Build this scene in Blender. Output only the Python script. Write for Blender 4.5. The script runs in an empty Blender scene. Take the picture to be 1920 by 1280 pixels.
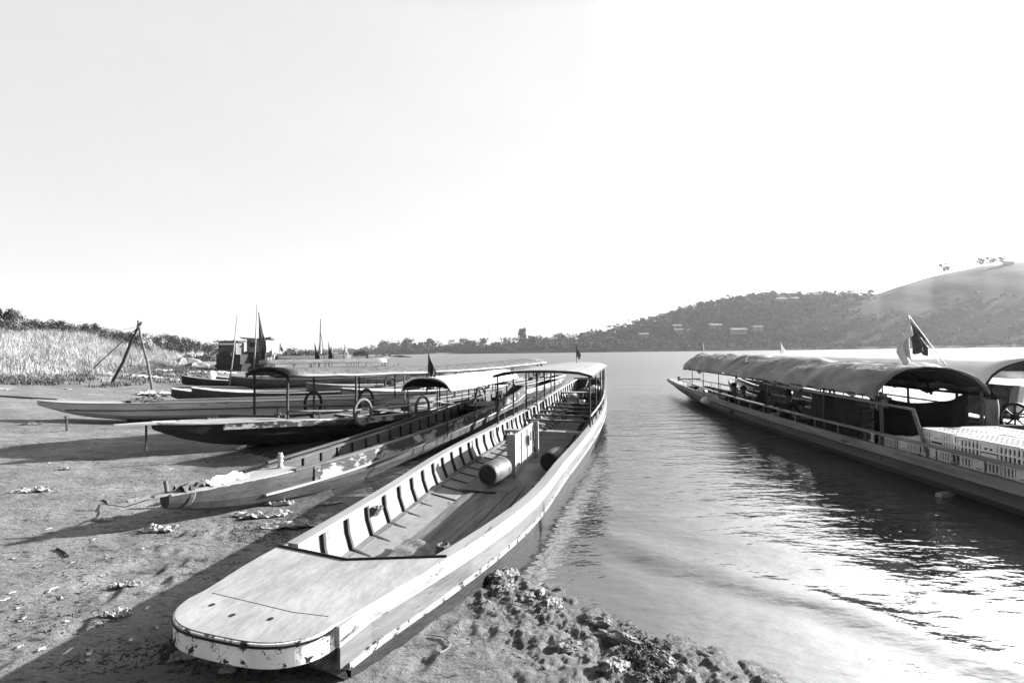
import bpy, math, random
import numpy as np
from mathutils import Vector, Matrix
R = math.radians
SC = bpy.context.scene
COL = SC.collection
random.seed(7); RNG = np.random.default_rng(7)

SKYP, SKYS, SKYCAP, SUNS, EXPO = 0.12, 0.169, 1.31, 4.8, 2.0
WAVE, WCOL = 2.2, (.03, .055)
HAZE = .00014
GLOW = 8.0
# ------------------------------------------------------------ camera
H = 2.1
cam_d = bpy.data.cameras.new('camera'); cam = bpy.data.objects.new('camera', cam_d); COL.objects.link(cam)
cam_d.sensor_width = 36.0; cam_d.lens = 36.0*900/1920; cam_d.clip_start = 0.05; cam_d.clip_end = 9000
TH, RO = math.atan(18.5/900), math.atan(0.0125)
fw = np.array([0, math.cos(TH), math.sin(TH)]); r0 = np.array([1., 0, 0]); u0 = np.cross(r0, fw)
rt = math.cos(RO)*r0-math.sin(RO)*u0; up = math.sin(RO)*r0+math.cos(RO)*u0
cam.matrix_world = Matrix(((rt[0], up[0], -fw[0], 0), (rt[1], up[1], -fw[1], 0), (rt[2], up[2], -fw[2], H), (0, 0, 0, 1)))
SC.camera = cam
def at(px, py, z=None, Y=None):
    """world point seen at a pixel of the 1920x1280 photograph, on height z or at depth Y"""
    d = fw+(px-960)/900*rt+(640-py)/900*up
    t = (z-H)/d[2] if z is not None else Y/d[1]
    return np.array([0, 0, H])+d*t

# ------------------------------------------------------------ world and sun
SUN_AZ, SUN_EL = 70, 18
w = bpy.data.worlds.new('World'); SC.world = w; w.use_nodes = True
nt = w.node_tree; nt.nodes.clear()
sky = nt.nodes.new('ShaderNodeTexSky'); sky.sky_type = 'NISHITA'; sky.sun_disc = False
sky.sun_elevation = R(SUN_EL); sky.sun_rotation = R(SUN_AZ); sky.dust_density = 2.0; sky.air_density = 1.0; sky.ozone_density = 0.5
bw = nt.nodes.new('ShaderNodeRGBToBW'); bg = nt.nodes.new('ShaderNodeBackground'); out = nt.nodes.new('ShaderNodeOutputWorld')
pw = nt.nodes.new('ShaderNodeMath'); pw.operation = 'POWER'; pw.inputs[1].default_value = SKYP
# thin high cloud, barely there
tc = nt.nodes.new('ShaderNodeTexCoord'); mp = nt.nodes.new('ShaderNodeMapping'); mp.inputs['Scale'].default_value = (1, 1, 3)
nz = nt.nodes.new('ShaderNodeTexNoise'); nz.inputs['Scale'].default_value = 4; nz.inputs['Detail'].default_value = 6
mr = nt.nodes.new('ShaderNodeMapRange'); mr.inputs['From Min'].default_value = .45; mr.inputs['From Max'].default_value = .75
mr.inputs['To Min'].default_value = 1.0; mr.inputs['To Max'].default_value = 1.03
mn = nt.nodes.new('ShaderNodeMath'); mn.operation = 'MINIMUM'; mn.inputs[1].default_value = SKYCAP
mu = nt.nodes.new('ShaderNodeMath'); mu.operation = 'MULTIPLY'
L = nt.links.new
L(sky.outputs[0], bw.inputs[0]); L(bw.outputs[0], pw.inputs[0]); L(pw.outputs[0], mn.inputs[0]); L(mn.outputs[0], mu.inputs[0])
L(tc.outputs['Generated'], mp.inputs[0]); L(mp.outputs[0], nz.inputs[0]); L(nz.outputs[0], mr.inputs[0]); L(mr.outputs[0], mu.inputs[1])
# sky dimmed overhead and behind the camera to lower the fill light
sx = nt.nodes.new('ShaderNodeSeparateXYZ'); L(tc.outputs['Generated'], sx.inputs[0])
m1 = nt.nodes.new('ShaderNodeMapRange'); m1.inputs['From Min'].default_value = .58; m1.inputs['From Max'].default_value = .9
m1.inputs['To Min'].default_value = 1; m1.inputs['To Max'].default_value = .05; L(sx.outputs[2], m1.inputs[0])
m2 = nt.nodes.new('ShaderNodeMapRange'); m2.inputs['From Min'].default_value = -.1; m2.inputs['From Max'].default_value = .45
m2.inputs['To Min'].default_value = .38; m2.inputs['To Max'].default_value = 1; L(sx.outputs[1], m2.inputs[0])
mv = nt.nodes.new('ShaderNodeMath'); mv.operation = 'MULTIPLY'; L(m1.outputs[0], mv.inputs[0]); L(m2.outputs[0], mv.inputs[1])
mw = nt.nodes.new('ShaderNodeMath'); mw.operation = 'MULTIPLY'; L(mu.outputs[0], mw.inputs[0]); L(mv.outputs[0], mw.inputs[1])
# and extra brightness added round the sun, which stands just outside the picture on the right
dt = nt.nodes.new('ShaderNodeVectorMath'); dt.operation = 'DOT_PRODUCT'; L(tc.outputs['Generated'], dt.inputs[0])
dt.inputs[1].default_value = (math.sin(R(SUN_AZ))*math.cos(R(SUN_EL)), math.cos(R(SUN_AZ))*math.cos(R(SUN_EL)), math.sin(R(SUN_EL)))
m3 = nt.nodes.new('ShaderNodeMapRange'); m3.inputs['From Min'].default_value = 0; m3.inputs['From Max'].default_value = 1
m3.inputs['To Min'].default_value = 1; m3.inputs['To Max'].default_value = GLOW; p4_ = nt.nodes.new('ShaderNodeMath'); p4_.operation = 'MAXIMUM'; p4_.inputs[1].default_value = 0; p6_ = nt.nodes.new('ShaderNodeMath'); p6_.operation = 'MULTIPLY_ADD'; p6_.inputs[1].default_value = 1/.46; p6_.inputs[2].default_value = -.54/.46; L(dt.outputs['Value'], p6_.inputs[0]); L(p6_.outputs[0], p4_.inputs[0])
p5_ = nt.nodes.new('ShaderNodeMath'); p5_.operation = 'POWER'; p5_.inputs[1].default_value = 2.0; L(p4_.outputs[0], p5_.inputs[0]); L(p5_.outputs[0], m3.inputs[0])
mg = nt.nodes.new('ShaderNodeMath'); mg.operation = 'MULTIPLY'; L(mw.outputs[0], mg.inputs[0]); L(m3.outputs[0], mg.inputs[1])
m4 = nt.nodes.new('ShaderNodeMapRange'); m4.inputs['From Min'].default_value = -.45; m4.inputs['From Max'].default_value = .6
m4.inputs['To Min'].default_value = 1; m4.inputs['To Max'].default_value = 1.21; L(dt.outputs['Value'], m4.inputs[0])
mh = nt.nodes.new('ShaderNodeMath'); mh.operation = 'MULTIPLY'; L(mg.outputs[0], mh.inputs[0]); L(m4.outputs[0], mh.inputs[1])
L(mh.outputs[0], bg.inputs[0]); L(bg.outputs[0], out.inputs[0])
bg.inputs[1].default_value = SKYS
ld = bpy.data.lights.new('sun', 'SUN'); ld.energy = SUNS; ld.angle = R(0.6); ld.color = (1, 1, 1)
sun = bpy.data.objects.new('sun', ld); COL.objects.link(sun)
sd = Vector((math.sin(R(SUN_AZ))*math.cos(R(SUN_EL)), math.cos(R(SUN_AZ))*math.cos(R(SUN_EL)), math.sin(R(SUN_EL))))
sun.rotation_euler = sd.to_track_quat('Z', 'Y').to_euler()
SC.view_settings.view_transform = 'Standard'; SC.view_settings.look = 'None'
SC.view_settings.exposure = EXPO; SC.view_settings.gamma = 1
SC.cycles.max_bounces = 6; SC.cycles.volume_bounces = 1; SC.cycles.use_denoising = True
# ------------------------------------------------------------ noise, meshes, things
def _h(ix, iy, s):
    n = (ix*374761393+iy*668265263+s*1442695041).astype(np.int64) & 0x7fffffff
    n = ((n ^ (n >> 13))*1274126177) & 0x7fffffff
    return ((n ^ (n >> 16)) & 0xffff)/65535.0
def vnoise(x, y, s=0):
    x = np.asarray(x, float); y = np.asarray(y, float)
    ix = np.floor(x).astype(np.int64); iy = np.floor(y).astype(np.int64); fx = x-ix; fy = y-iy
    fx = fx*fx*(3-2*fx); fy = fy*fy*(3-2*fy)
    return ((_h(ix, iy, s)*(1-fx)+_h(ix+1, iy, s)*fx)*(1-fy)+(_h(ix, iy+1, s)*(1-fx)+_h(ix+1, iy+1, s)*fx)*fy)*2-1
def fbm(x, y, o=4, s=0):
    v = 0; a = 1
    for i in range(o):
        v = v+a*vnoise(x*2**i+i*17.3, y*2**i-i*9.1, s+i); a *= .5
    return v/1.9
def sstep(a, b, x):
    t = np.clip((np.asarray(x, float)-a)/(b-a), 0, 1); return t*t*(3-2*t)

class MB:
    def __init__(s): s.v = []; s.f = []
    def add(s, v, f):
        n = len(s.v); s.v += [tuple(map(float, p)) for p in v]; s.f += [tuple(i+n for i in q) for q in f]; return s
    def box(s, c, d, rz=0, rx=0, ry=0, taper=1.0):
        m = Matrix.Rotation(rz, 3, 'Z') @ Matrix.Rotation(ry, 3, 'Y') @ Matrix.Rotation(rx, 3, 'X'); v = []
        for z in (-.5, .5):
            k = taper if z > 0 else 1
            for x, y in ((-.5, -.5), (.5, -.5), (.5, .5), (-.5, .5)):
                p = m @ Vector((x*d[0]*k, y*d[1]*k, z*d[2])); v.append((p.x+c[0], p.y+c[1], p.z+c[2]))
        return s.add(v, [(0, 3, 2, 1), (4, 5, 6, 7), (0, 1, 5, 4), (1, 2, 6, 5), (2, 3, 7, 6), (3, 0, 4, 7)])
    def beam(s, a, b, w, h, upv=(0, 0, 1)):
        """rectangular bar from a to b, w wide and h high"""
        a = Vector(a); b = Vector(b); t = (b-a).normalized(); x = t.cross(Vector(upv))
        if x.length < 1e-4: x = t.cross(Vector((1, 0, 0)))
        x.normalize(); z = x.cross(t)
        v = [p+x*w*i*.5+z*h*j*.5 for p in (a, b) for i, j in ((-1, -1), (1, -1), (1, 1), (-1, 1))]
        return s.add(v, [(0, 1, 2, 3), (7, 6, 5, 4), (0, 4, 5, 1), (1, 5, 6, 2), (2, 6, 7, 3), (3, 7, 4, 0)])
    def tube(s, pts, r, n=8, closed=False):
        pts = [Vector(p) for p in pts]; N = len(pts); rr = r if hasattr(r, '__len__') else [r]*N
        t0 = (pts[1]-pts[0]).normalized(); nv = t0.orthogonal().normalized(); v = []
        for i, p in enumerate(pts):
            a = pts[(i-1) % N] if (closed or i > 0) else pts[0]; b = pts[(i+1) % N] if (closed or i < N-1) else pts[-1]
            t = (b-a).normalized(); nv = (nv-t*nv.dot(t)).normalized(); bv = t.cross(nv)
            for k in range(n):
                an = 2*math.pi*k/n; v.append(p+(nv*math.cos(an)+bv*math.sin(an))*rr[i])
        f = []
        for i in range(N if closed else N-1):
            j = (i+1) % N
            for k in range(n): f.append((i*n+k, i*n+(k+1) % n, j*n+(k+1) % n, j*n+k))
        if not closed: f += [tuple(range(n-1, -1, -1)), tuple((N-1)*n+k for k in range(n))]
        return s.add(v, f)
    def grid(s, G, thick=0.0, closed_u=False):
        """G: rows of points -> sheet; thick > 0 turns it into a solid shell (thickness downwards along -z)"""
        G = [[tuple(p) for p in r] for r in G]; nu = len(G); nv = len(G[0]); f = []
        v = [p for r in G for p in r]
        for i in range(nu-1):
            for j in range(nv-1): f.append((i*nv+j, (i+1)*nv+j, (i+1)*nv+j+1, i*nv+j+1))
        if thick:
            n = nu*nv; v += [(p[0], p[1], p[2]-thick) for p in v]; f += [tuple(n+i for i in q[::-1]) for q in f]
            per = [i*nv for i in range(nu)]+[(nu-1)*nv+j for j in range(1, nv)]+[i*nv+nv-1 for i in range(nu-2, -1, -1)]+list(range(nv-2, 0, -1))
            for a, b in zip(per, per[1:]+per[:1]): f.append((a, n+a, n+b, b))
        return s.add(v, f)
    def lathe(s, prof, c, axis, n=20):
        """profile [(along, radius)] spun about axis through c"""
        ax = Vector(axis).normalized(); x = ax.orthogonal().normalized(); y = ax.cross(x); c = Vector(c); v = []
        for a, r in prof:
            for k in range(n):
                t = 2*math.pi*k/n; v.append(c+ax*a+(x*math.cos(t)+y*math.sin(t))*max(r, 1e-4))
        f = [(i*n+k, i*n+(k+1) % n, (i+1)*n+(k+1) % n, (i+1)*n+k) for i in range(len(prof)-1) for k in range(n)]
        return s.add(v, f)
def root_of(o):
    while o.parent: o = o.parent
    return o
def obj(name, mb, mat, parent=None, smooth=False, local=False):
    """link a mesh; vertices are given in world space and moved into the frame of the thing they belong to"""
    if isinstance(mb, tuple): V = np.asarray(mb[0], float); Fc = mb[1]
    else: V = np.array(mb.v, float).reshape(-1, 3); Fc = mb.f
    if parent is not None and not local:
        r = root_of(parent); a = -r.rotation_euler.z; V = V-np.array(r.location)
        V = np.stack([V[:, 0]*math.cos(a)-V[:, 1]*math.sin(a), V[:, 0]*math.sin(a)+V[:, 1]*math.cos(a), V[:, 2]], 1)
    me = bpy.data.meshes.new(name)
    me.from_pydata(V.tolist(), [], Fc if isinstance(Fc, list) else Fc.tolist())
    for m in (mat if isinstance(mat, (list, tuple)) else [mat]): me.materials.append(m)
    if smooth: me.shade_smooth()
    me.update()
    o = bpy.data.objects.new(name, me); COL.objects.link(o)
    if parent is not None: o.parent = parent
    return o
def tag(o, label=None, cat=None, group=None, kind=None):
    for k, v in (('label', label), ('category', cat), ('group', group), ('kind', kind)):
        if v: o[k] = v
    return o
def thing(name, label, cat, loc=(0, 0, 0), rz=0, group=None):
    o = bpy.data.objects.new(name, None); COL.objects.link(o); o.location = loc; o.rotation_euler = (0, 0, rz); o.empty_display_size = .1
    return tag(o, label, cat, group)
def single(name, mb, mat, label, cat, group=None, smooth=False, loc=None, rz=0):
    """a thing that is one mesh; origin put at its base"""
    V = np.array(mb.v); l = (V[:, 0].mean(), V[:, 1].mean(), V[:, 2].min()) if loc is None else loc
    V = V-np.array(l); o = obj(name, (V, mb.f), mat, None, smooth); o.location = l
    return tag(o, label, cat, group)
def dup(root, loc, rz=0, label=None, scale=None):
    r = root.copy(); COL.objects.link(r); r.location = loc; r.rotation_euler = (0, 0, rz)
    if label: r['label'] = label
    if scale: r.scale = scale
    for ch in list(root.children):
        c = ch.copy(); COL.objects.link(c); c.parent = r
        for g in list(ch.children):
            d = g.copy(); COL.objects.link(d); d.parent = c
    return r

# ------------------------------------------------------------ materials
KEEP = ('lightened_edge_paint', 'lightened_white_paint', 'faded_hull_paint', 'grey_rail_plank', 'grey_tarpaulin', 'pale_plastic', 'shade_tone_plastic', 'white_tarpaulin', 'white_cloth', 'sheet_roof', 'dry_grass')
def mat(name, lo, hi=None, scale=3.0, stretch=(1, 1, 1), rough=.7, bump=0, chips=None, detail=6, metal=0, spec=.35, bscale=None, contrast=(.35, .65), coord='Object'):
    """two-tone procedural surface; chips=(value, threshold, scale) uncovers a second layer in irregular patches"""
    m = bpy.data.materials.new(name); m.use_nodes = True; n = m.node_tree.nodes; l = m.node_tree.links.new; p = n['Principled BSDF']
    hi = lo if hi is None else hi
    if name not in KEEP: lo, hi = lo*.8, hi*.8
    t = n.new('ShaderNodeTexCoord'); g = n.new('ShaderNodeMapping'); g.inputs['Scale'].default_value = stretch; l(t.outputs[coord], g.inputs[0])
    z = n.new('ShaderNodeTexNoise'); z.inputs['Scale'].default_value = scale; z.inputs['Detail'].default_value = detail; z.inputs['Roughness'].default_value = .62; l(g.outputs[0], z.inputs[0])
    r = n.new('ShaderNodeMapRange'); r.inputs['From Min'].default_value = contrast[0]; r.inputs['From Max'].default_value = contrast[1]
    r.inputs['To Min'].default_value = lo; r.inputs['To Max'].default_value = hi; l(z.outputs[0], r.inputs[0]); col = r.outputs[0]
    rg = None
    if chips:
        z2 = n.new('ShaderNodeTexNoise'); z2.inputs['Scale'].default_value = chips[2]; z2.inputs['Detail'].default_value = 8; z2.inputs['Roughness'].default_value = .72; l(g.outputs[0], z2.inputs[0])
        r2 = n.new('ShaderNodeMapRange'); r2.inputs['From Min'].default_value = chips[1]; r2.inputs['From Max'].default_value = chips[1]+(.07 if 'worn' in name else .03); l(z2.outputs[0], r2.inputs[0])
        mx = n.new('ShaderNodeMix'); mx.data_type = 'FLOAT'; l(r2.outputs[0], mx.inputs[0]); l(col, mx.inputs[2]); mx.inputs[3].default_value = chips[0]; col = mx.outputs[0]
    l(col, p.inputs['Base Color']); p.inputs['Roughness'].default_value = rough; p.inputs['Metallic'].default_value = metal; p.inputs['Specular IOR Level'].default_value = spec
    if bump:
        b = n.new('ShaderNodeBump'); b.inputs['Strength'].default_value = bump; b.inputs['Distance'].default_value = .02
        z3 = n.new('ShaderNodeTexNoise'); z3.inputs['Scale'].default_value = bscale or scale*4; z3.inputs['Detail'].default_value = 6; l(g.outputs[0], z3.inputs[0])
        l(z3.outputs[0], b.inputs['Height']); l(b.outputs[0], p.inputs['Normal'])
    return m
AL = (1, .12, 1)      # grain running along a boat
M = dict(
    deck=mat('deck_paint', 0.26, 0.46, 5, (1, .45, 1), .55, .25, (.12, .645, 2.6), contrast=(.3, .7)),
    white=mat('chipped_white_paint', 0.26, 0.38, 4, AL, .5, .15, (.03, .60, 9)),
    trim=mat('peeling_edge_paint', 0.25, 0.42, 4, (1, 1, 1), .6, .3, (.02, .545, 11)),
    panel=mat('peeling_panel_paint', 0.17, 0.24, 6, (1, .6, 1), .6, .15, (.07, .60, 5)),
    plank=mat('weathered_plank', 0.07, 0.19, 9, AL, .8, .5, (.05, .66, 6)),
    greyp=mat('grey_hull_paint', 0.035, 0.075, 6, (1, .25, 1), .6, .3, (.10, .64, 7)),
    peel=mat('worn_hull_paint', 0.015, 0.035, 5, (1, .5, 1), .6, .3, (.30, .50, 4.5)),
    whull=mat('lightened_white_paint', .42, .62, 3, AL, .6, .2, (.20, .60, 5)),  # pale hull paint lightened to make up for a side the sun misses
    rhull=mat('faded_hull_paint', 0.07, 0.13, 5, AL, .6, .3, (.06, .64, 7)),
    rplank=mat('grey_rail_plank', 0.14, 0.28, 9, AL, .8, .5, (.06, .64, 7)),
    splank=mat('scratched_side_plank', .09, .17, 7, AL, .6, .4, (.03, .62, 9)),
    edge=mat('lightened_edge_paint', .7, .95, 4, (1, 1, 1), .6, .3, (.02, .545, 11)),  # same peeling paint as trim, lightened to imitate skylight on the bow edge
    pale=mat('pale_hull_paint', 0.07, 0.12, 4, AL, .6, .2, (.20, .60, 5)),
    lightwood=mat('sunbleached_wood', 0.3, 0.46, 9, AL, .75, .4, (.15, .66, 8)),
    dark=mat('tarred_wood', .008, .025, 8, (1, .3, 1), .7, .4),
    darkgrey=mat('dark_grey_wood', .04, .09, 8, AL, .75, .4),
    rib=mat('dark_rib_wood', .02, .04, 8, (1, 1, 1), .7, .2),
    ply=mat('plywood_floor', 0.07, 0.16, 3, (1, .5, 1), .6, .15, contrast=(.3, .7)),
    pole=mat('bare_pole', 0.06, 0.14, 14, (1, 1, .15), .75, .5),
    dpole=mat('dark_pole', .02, .05, 14, (1, 1, .2), .7, .3),
    bamboo=mat('bamboo', 0.15, 0.28, 10, (1, .2, 1), .5, .2),
    metal=mat('dull_steel', .05, .10, 12, (1, 1, 1), .45, .1, metal=.6),
    black=mat('black_iron', .008, .02, 14, (1, 1, 1), .5, .2),
    rubber=mat('tyre_rubber', .02, .05, 20, (1, 1, 1), .7, .3),
    wtyre=mat('faded_tyre', 0.08, 0.2, 20, (1, 1, 1), .7, .3),
    roofm=mat('sheet_roof', 0.22, 0.3, 2.5, (1, .4, 1), .5, .1),
    thatch=mat('mat_roof', 0.05, 0.2, 9, (.6, 1.4, 1), .9, .8, (.035, .62, 3.0)),
    tarp=mat('grey_tarpaulin', 0.12, 0.27, 3, (1, .5, 1), .55, .5, bscale=5),
    wtarp=mat('white_tarpaulin', 0.7, 0.8, 3, (1, .3, 1), .5, .3, bscale=4),
    dtarp=mat('dark_cloth', .008, .02, 4, (1, 1, 1), .9, .3, bscale=8),
    under=mat('canopy_underside', .03, .06, 4, (1, 1, 1), .9, .2),  # dark layer just below each canopy
    cloth=mat('hanging_cloth', 0.08, 0.16, 6, (1, 1, .4), .9, .5, bscale=10),
    wcloth=mat('white_cloth', 0.72, 0.8, 6, (1, 1, 1), .8, .2),
    gcloth=mat('grey_cloth', 0.07, 0.16, 6, (1, 1, 1), .8, .2),
    dcloth=mat('dark_flag_cloth', .04, .07, 6, (1, 1, 1), .8, .2),
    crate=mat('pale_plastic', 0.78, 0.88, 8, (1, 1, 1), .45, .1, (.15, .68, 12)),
    crated=mat('shade_tone_plastic', 0.16, 0.28, 8, (1, 1, 1), .5, .1),  # darker copy of the crate plastic, with shade put into its colour
    drum=mat('pale_drum', 0.08, 0.15, 5, (1, 1, 1), .45, .1, (.12, .64, 6)),
    drumd=mat('black_drum_end', .01, .02, 8, (1, 1, 1), .4, .1),
    rope=mat('rope', 0.12, 0.24, 60, (1, 1, 1), .9, .8),
    net=mat('woven_net', 0.12, 0.25, 45, (1, 1, 1), .9, .8),
    scrap=mat('plastic_scrap', 0.3, 0.6, 9, (1, 1, 1), .5, .4),
    brown=mat('sodden_wood', .03, .09, 20, (1, 1, 1), .8, .6),
    rock=mat('pale_rubble', 0.12, 0.3, 4, (1, 1, 1), .9, .8),
    clod=mat('mud_clod', 0.08, 0.2, 10, (1, 1, 1), .5, .9, spec=.6),
    skin=mat('skin', .10, .14, 6, rough=.6), hair=mat('black_hair', .008, .015, 30, rough=.6),
    shirt=mat('dark_shirt', .02, .04, 10, rough=.9), shirt2=mat('grey_shirt', .06, .10, 10, rough=.9),
    bark=mat('bark', .05, .1, 6, (1, 1, .3), .9, .5),
    leafd=mat('dark_leaves', .012, .07, .3, rough=.7, spec=.2, contrast=(.3, .7)),
    leafm=mat('hill_leaves', .010, .095, .09, rough=.8, spec=.2, contrast=(.3, .7)),
    shrub=mat('bank_scrub', .05, .12, .2, rough=.85, spec=.2),
    grass=mat('dry_grass', 0.1, 0.48, .55, rough=.8, spec=.2, contrast=(.3, .7)),
    weed=mat('low_weeds', 0.06, 0.14, .9, rough=.85, spec=.2, contrast=(.3, .7)),
    wall=mat('house_wall', 0.3, 0.4, .5, rough=.9), hroof=mat('metal_roof', 0.25, 0.4, .5, rough=.5), win=mat('window_glass', .03, .05, 1, rough=.2),
)
def mat_mud():
    m = bpy.data.materials.new('mud'); m.use_nodes = True; n = m.node_tree.nodes; l = m.node_tree.links.new; p = n['Principled BSDF']
    t = n.new('ShaderNodeTexCoord'); g = n.new('ShaderNodeNewGeometry')
    def noise(sc, det, rgh=.6, st=(1, 1, 1)):
        q = n.new('ShaderNodeMapping'); q.inputs['Scale'].default_value = st; l(t.outputs['Object'], q.inputs[0])
        z = n.new('ShaderNodeTexNoise'); z.inputs['Scale'].default_value = sc; z.inputs['Detail'].default_value = det; z.inputs['Roughness'].default_value = rgh; l(q.outputs[0], z.inputs[0]); return z.outputs[0]
    def rng(v, a, b, c, d):
        r = n.new('ShaderNodeMapRange'); l(v, r.inputs[0])
        for i, x in enumerate((a, b, c, d)): r.inputs[i+1].default_value = x
        return r.outputs[0]
    def mth(op, a, b):
        q = n.new('ShaderNodeMath'); q.operation = op
        for i, x in enumerate((a, b)):
            if isinstance(x, (int, float)): q.inputs[i].default_value = x
            else: l(x, q.inputs[i])
        return q.outputs[0]
    base = mth('MULTIPLY', rng(noise(1.1, 8, .62, (1, 1.8, 1)),   .32, .68, .12, .22), rng(noise(.35, 5, .6, (1, 1.6, 1)), .3, .7, .85, 1.25))
    fleck = mth('MULTIPLY', rng(noise(7, 9, .78, (.6, 1.7, 1)), .53, .62, 1.0, .22), rng(noise(24, 8, .78, (.6, 1.7, 1)), .55, .62, 1.0, .3))        # dark sodden bits
    fine = rng(noise(45, 5, .7), .3, .7, .82, 1.15)
    sep = n.new('ShaderNodeSeparateXYZ'); l(g.outputs['Position'], sep.inputs[0])
    hgt = mth('ADD', sep.outputs[2], mth('MULTIPLY', mth('SUBTRACT', noise(1.7, 5), .5), .10))
    wet = rng(hgt, .005, .075, 1, 0)
    dry = mth('MULTIPLY', mth('MULTIPLY', base, fleck), fine)
    col = mth('MULTIPLY', dry, rng(wet, 0, 1, 1, .5))
    l(col, p.inputs['Base Color']); l(rng(wet, 0, 1, .85, .42), p.inputs['Roughness']); p.inputs['Specular IOR Level'].default_value = .35
    b = n.new('ShaderNodeBump'); b.inputs['Strength'].default_value = 1.0; b.inputs['Distance'].default_value = .05
    l(mth('ADD', noise(14, 8, .7, (1, 1.5, 1)), mth('MULTIPLY', noise(60, 4, .7), .25)), b.inputs['Height']); l(b.outputs[0], p.inputs['Normal'])
    return m
def mat_water():
    m = bpy.data.materials.new('river_water'); m.use_nodes = True; n = m.node_tree.nodes; l = m.node_tree.links.new; p = n['Principled BSDF']
    t = n.new('ShaderNodeTexCoord')
    def noise(sc, det, rgh, st, rot=0):
        q = n.new('ShaderNodeMapping'); q.inputs['Scale'].default_value = st; q.inputs['Rotation'].default_value = (0, 0, rot); l(t.outputs['Object'], q.inputs[0])
        z = n.new('ShaderNodeTexNoise'); z.inputs['Scale'].default_value = sc; z.inputs['Detail'].default_value = det; z.inputs['Roughness'].default_value = rgh; l(q.outputs[0], z.inputs[0]); return z.outputs[0]
    a = n.new('ShaderNodeMath'); a.operation = 'MULTIPLY_ADD'; a.inputs[1].default_value = .35
    l(noise(9, 3, .5, (.45, 1, 1), R(-14)), a.inputs[0]); l(noise(2.2, 3, .5, (.4, 1, 1), R(-22)), a.inputs[2])
    b = n.new('ShaderNodeBump')
    # calm in the lee of the bank, choppier out in the stream
    sp = n.new('ShaderNodeSeparateXYZ'); l(t.outputs['Object'], sp.inputs[0]); mr_ = n.new('ShaderNodeMapRange'); l(sp.outputs[1], mr_.inputs[0])
    for i, x in enumerate((4, 30, .45, WAVE)): mr_.inputs[i+1].default_value = x
    # far out, waves too small to see scatter the reflection
    mq = n.new('ShaderNodeMapRange'); l(sp.outputs[1], mq.inputs[0])
    for i, x in enumerate((8, 45, .06, .45)): mq.inputs[i+1].default_value = x
    l(mq.outputs[0], p.inputs['Roughness'])
    l(mr_.outputs[0], b.inputs['Strength']); b.inputs['Distance'].default_value = .06; l(a.outputs[0], b.inputs['Height']); l(b.outputs[0], p.inputs['Normal'])
    r = n.new('ShaderNodeMapRange'); l(noise(.8, 4, .6, (.5, 1, 1), R(-20)), r.inputs[0])
    for i, x in enumerate((.35, .65, WCOL[0], WCOL[1])): r.inputs[i+1].default_value = x
    l(r.outputs[0], p.inputs['Base Color']); p.inputs['IOR'].default_value = 2.6
    p.inputs['Specular IOR Level'].default_value = .5
    return m
# ------------------------------------------------------------ setting: ground, river, far bank
SH = np.array([(30, -40), (6, -3), (3.2, 1.2), (1.58, 3.06), (1.30, 3.27), (.99, 3.58), (.58, 3.96), (.40, 4.27), (-.34, 4.74), (-1.3, 5.9), (-2.1, 6.97), (-2.7, 7.12), (-3.91, 8.78),
               (-5.32, 9.97), (-7.2, 12.2), (-9.3, 16), (-14, 26), (-22, 45), (-36, 80), (-70, 160), (-144, 290), (-320, 620), (-900, 1500)], float)
FT = np.array([(-60, 4), (-40, 18), (-28.6, 26), (-29, 33), (-34, 44), (-40, 60), (-58, 85), (-95, 140), (-190, 260), (-400, 500), (-1200, 1400)], float)
def sdist(x, y, P):
    """distance to the polyline, positive on its left-hand (inland) side"""
    best = np.full(x.shape, 1e9); sg = np.ones(x.shape)
    for (ax, ay), (bx, by) in zip(P[:-1], P[1:]):
        dx, dy = bx-ax, by-ay; t = np.clip(((x-ax)*dx+(y-ay)*dy)/(dx*dx+dy*dy), 0, 1)
        d = np.hypot(x-ax-t*dx, y-ay-t*dy); c = dx*(y-ay)-dy*(x-ax)
        k = d < best; best = np.where(k, d, best); sg = np.where(k, np.sign(c), sg)
    return best*sg
_r = np.random.default_rng(29); FEET = []
for x0_, y0_, a0_, n_ in ((-1.0, 2.3, 1.2, 9), (.1, 3.2, 2.5, 8), (-3.2, 4.2, .6, 8), (-4.5, 6.0, 1.9, 9), (-.5, 3.6, .3, 6), (-2.6, 3.4, 2.2, 7), (-5, 7.6, .9, 8), (-3.4, 3.0, 1.6, 6)):
    for k_ in range(n_): FEET.append((x0_+math.cos(a0_)*.5*k_+_r.normal()*.06+(k_ % 2)*.16*math.sin(a0_), y0_+math.sin(a0_)*.5*k_+_r.normal()*.06-(k_ % 2)*.16*math.cos(a0_), a0_-1.57+_r.normal()*.25))
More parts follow.
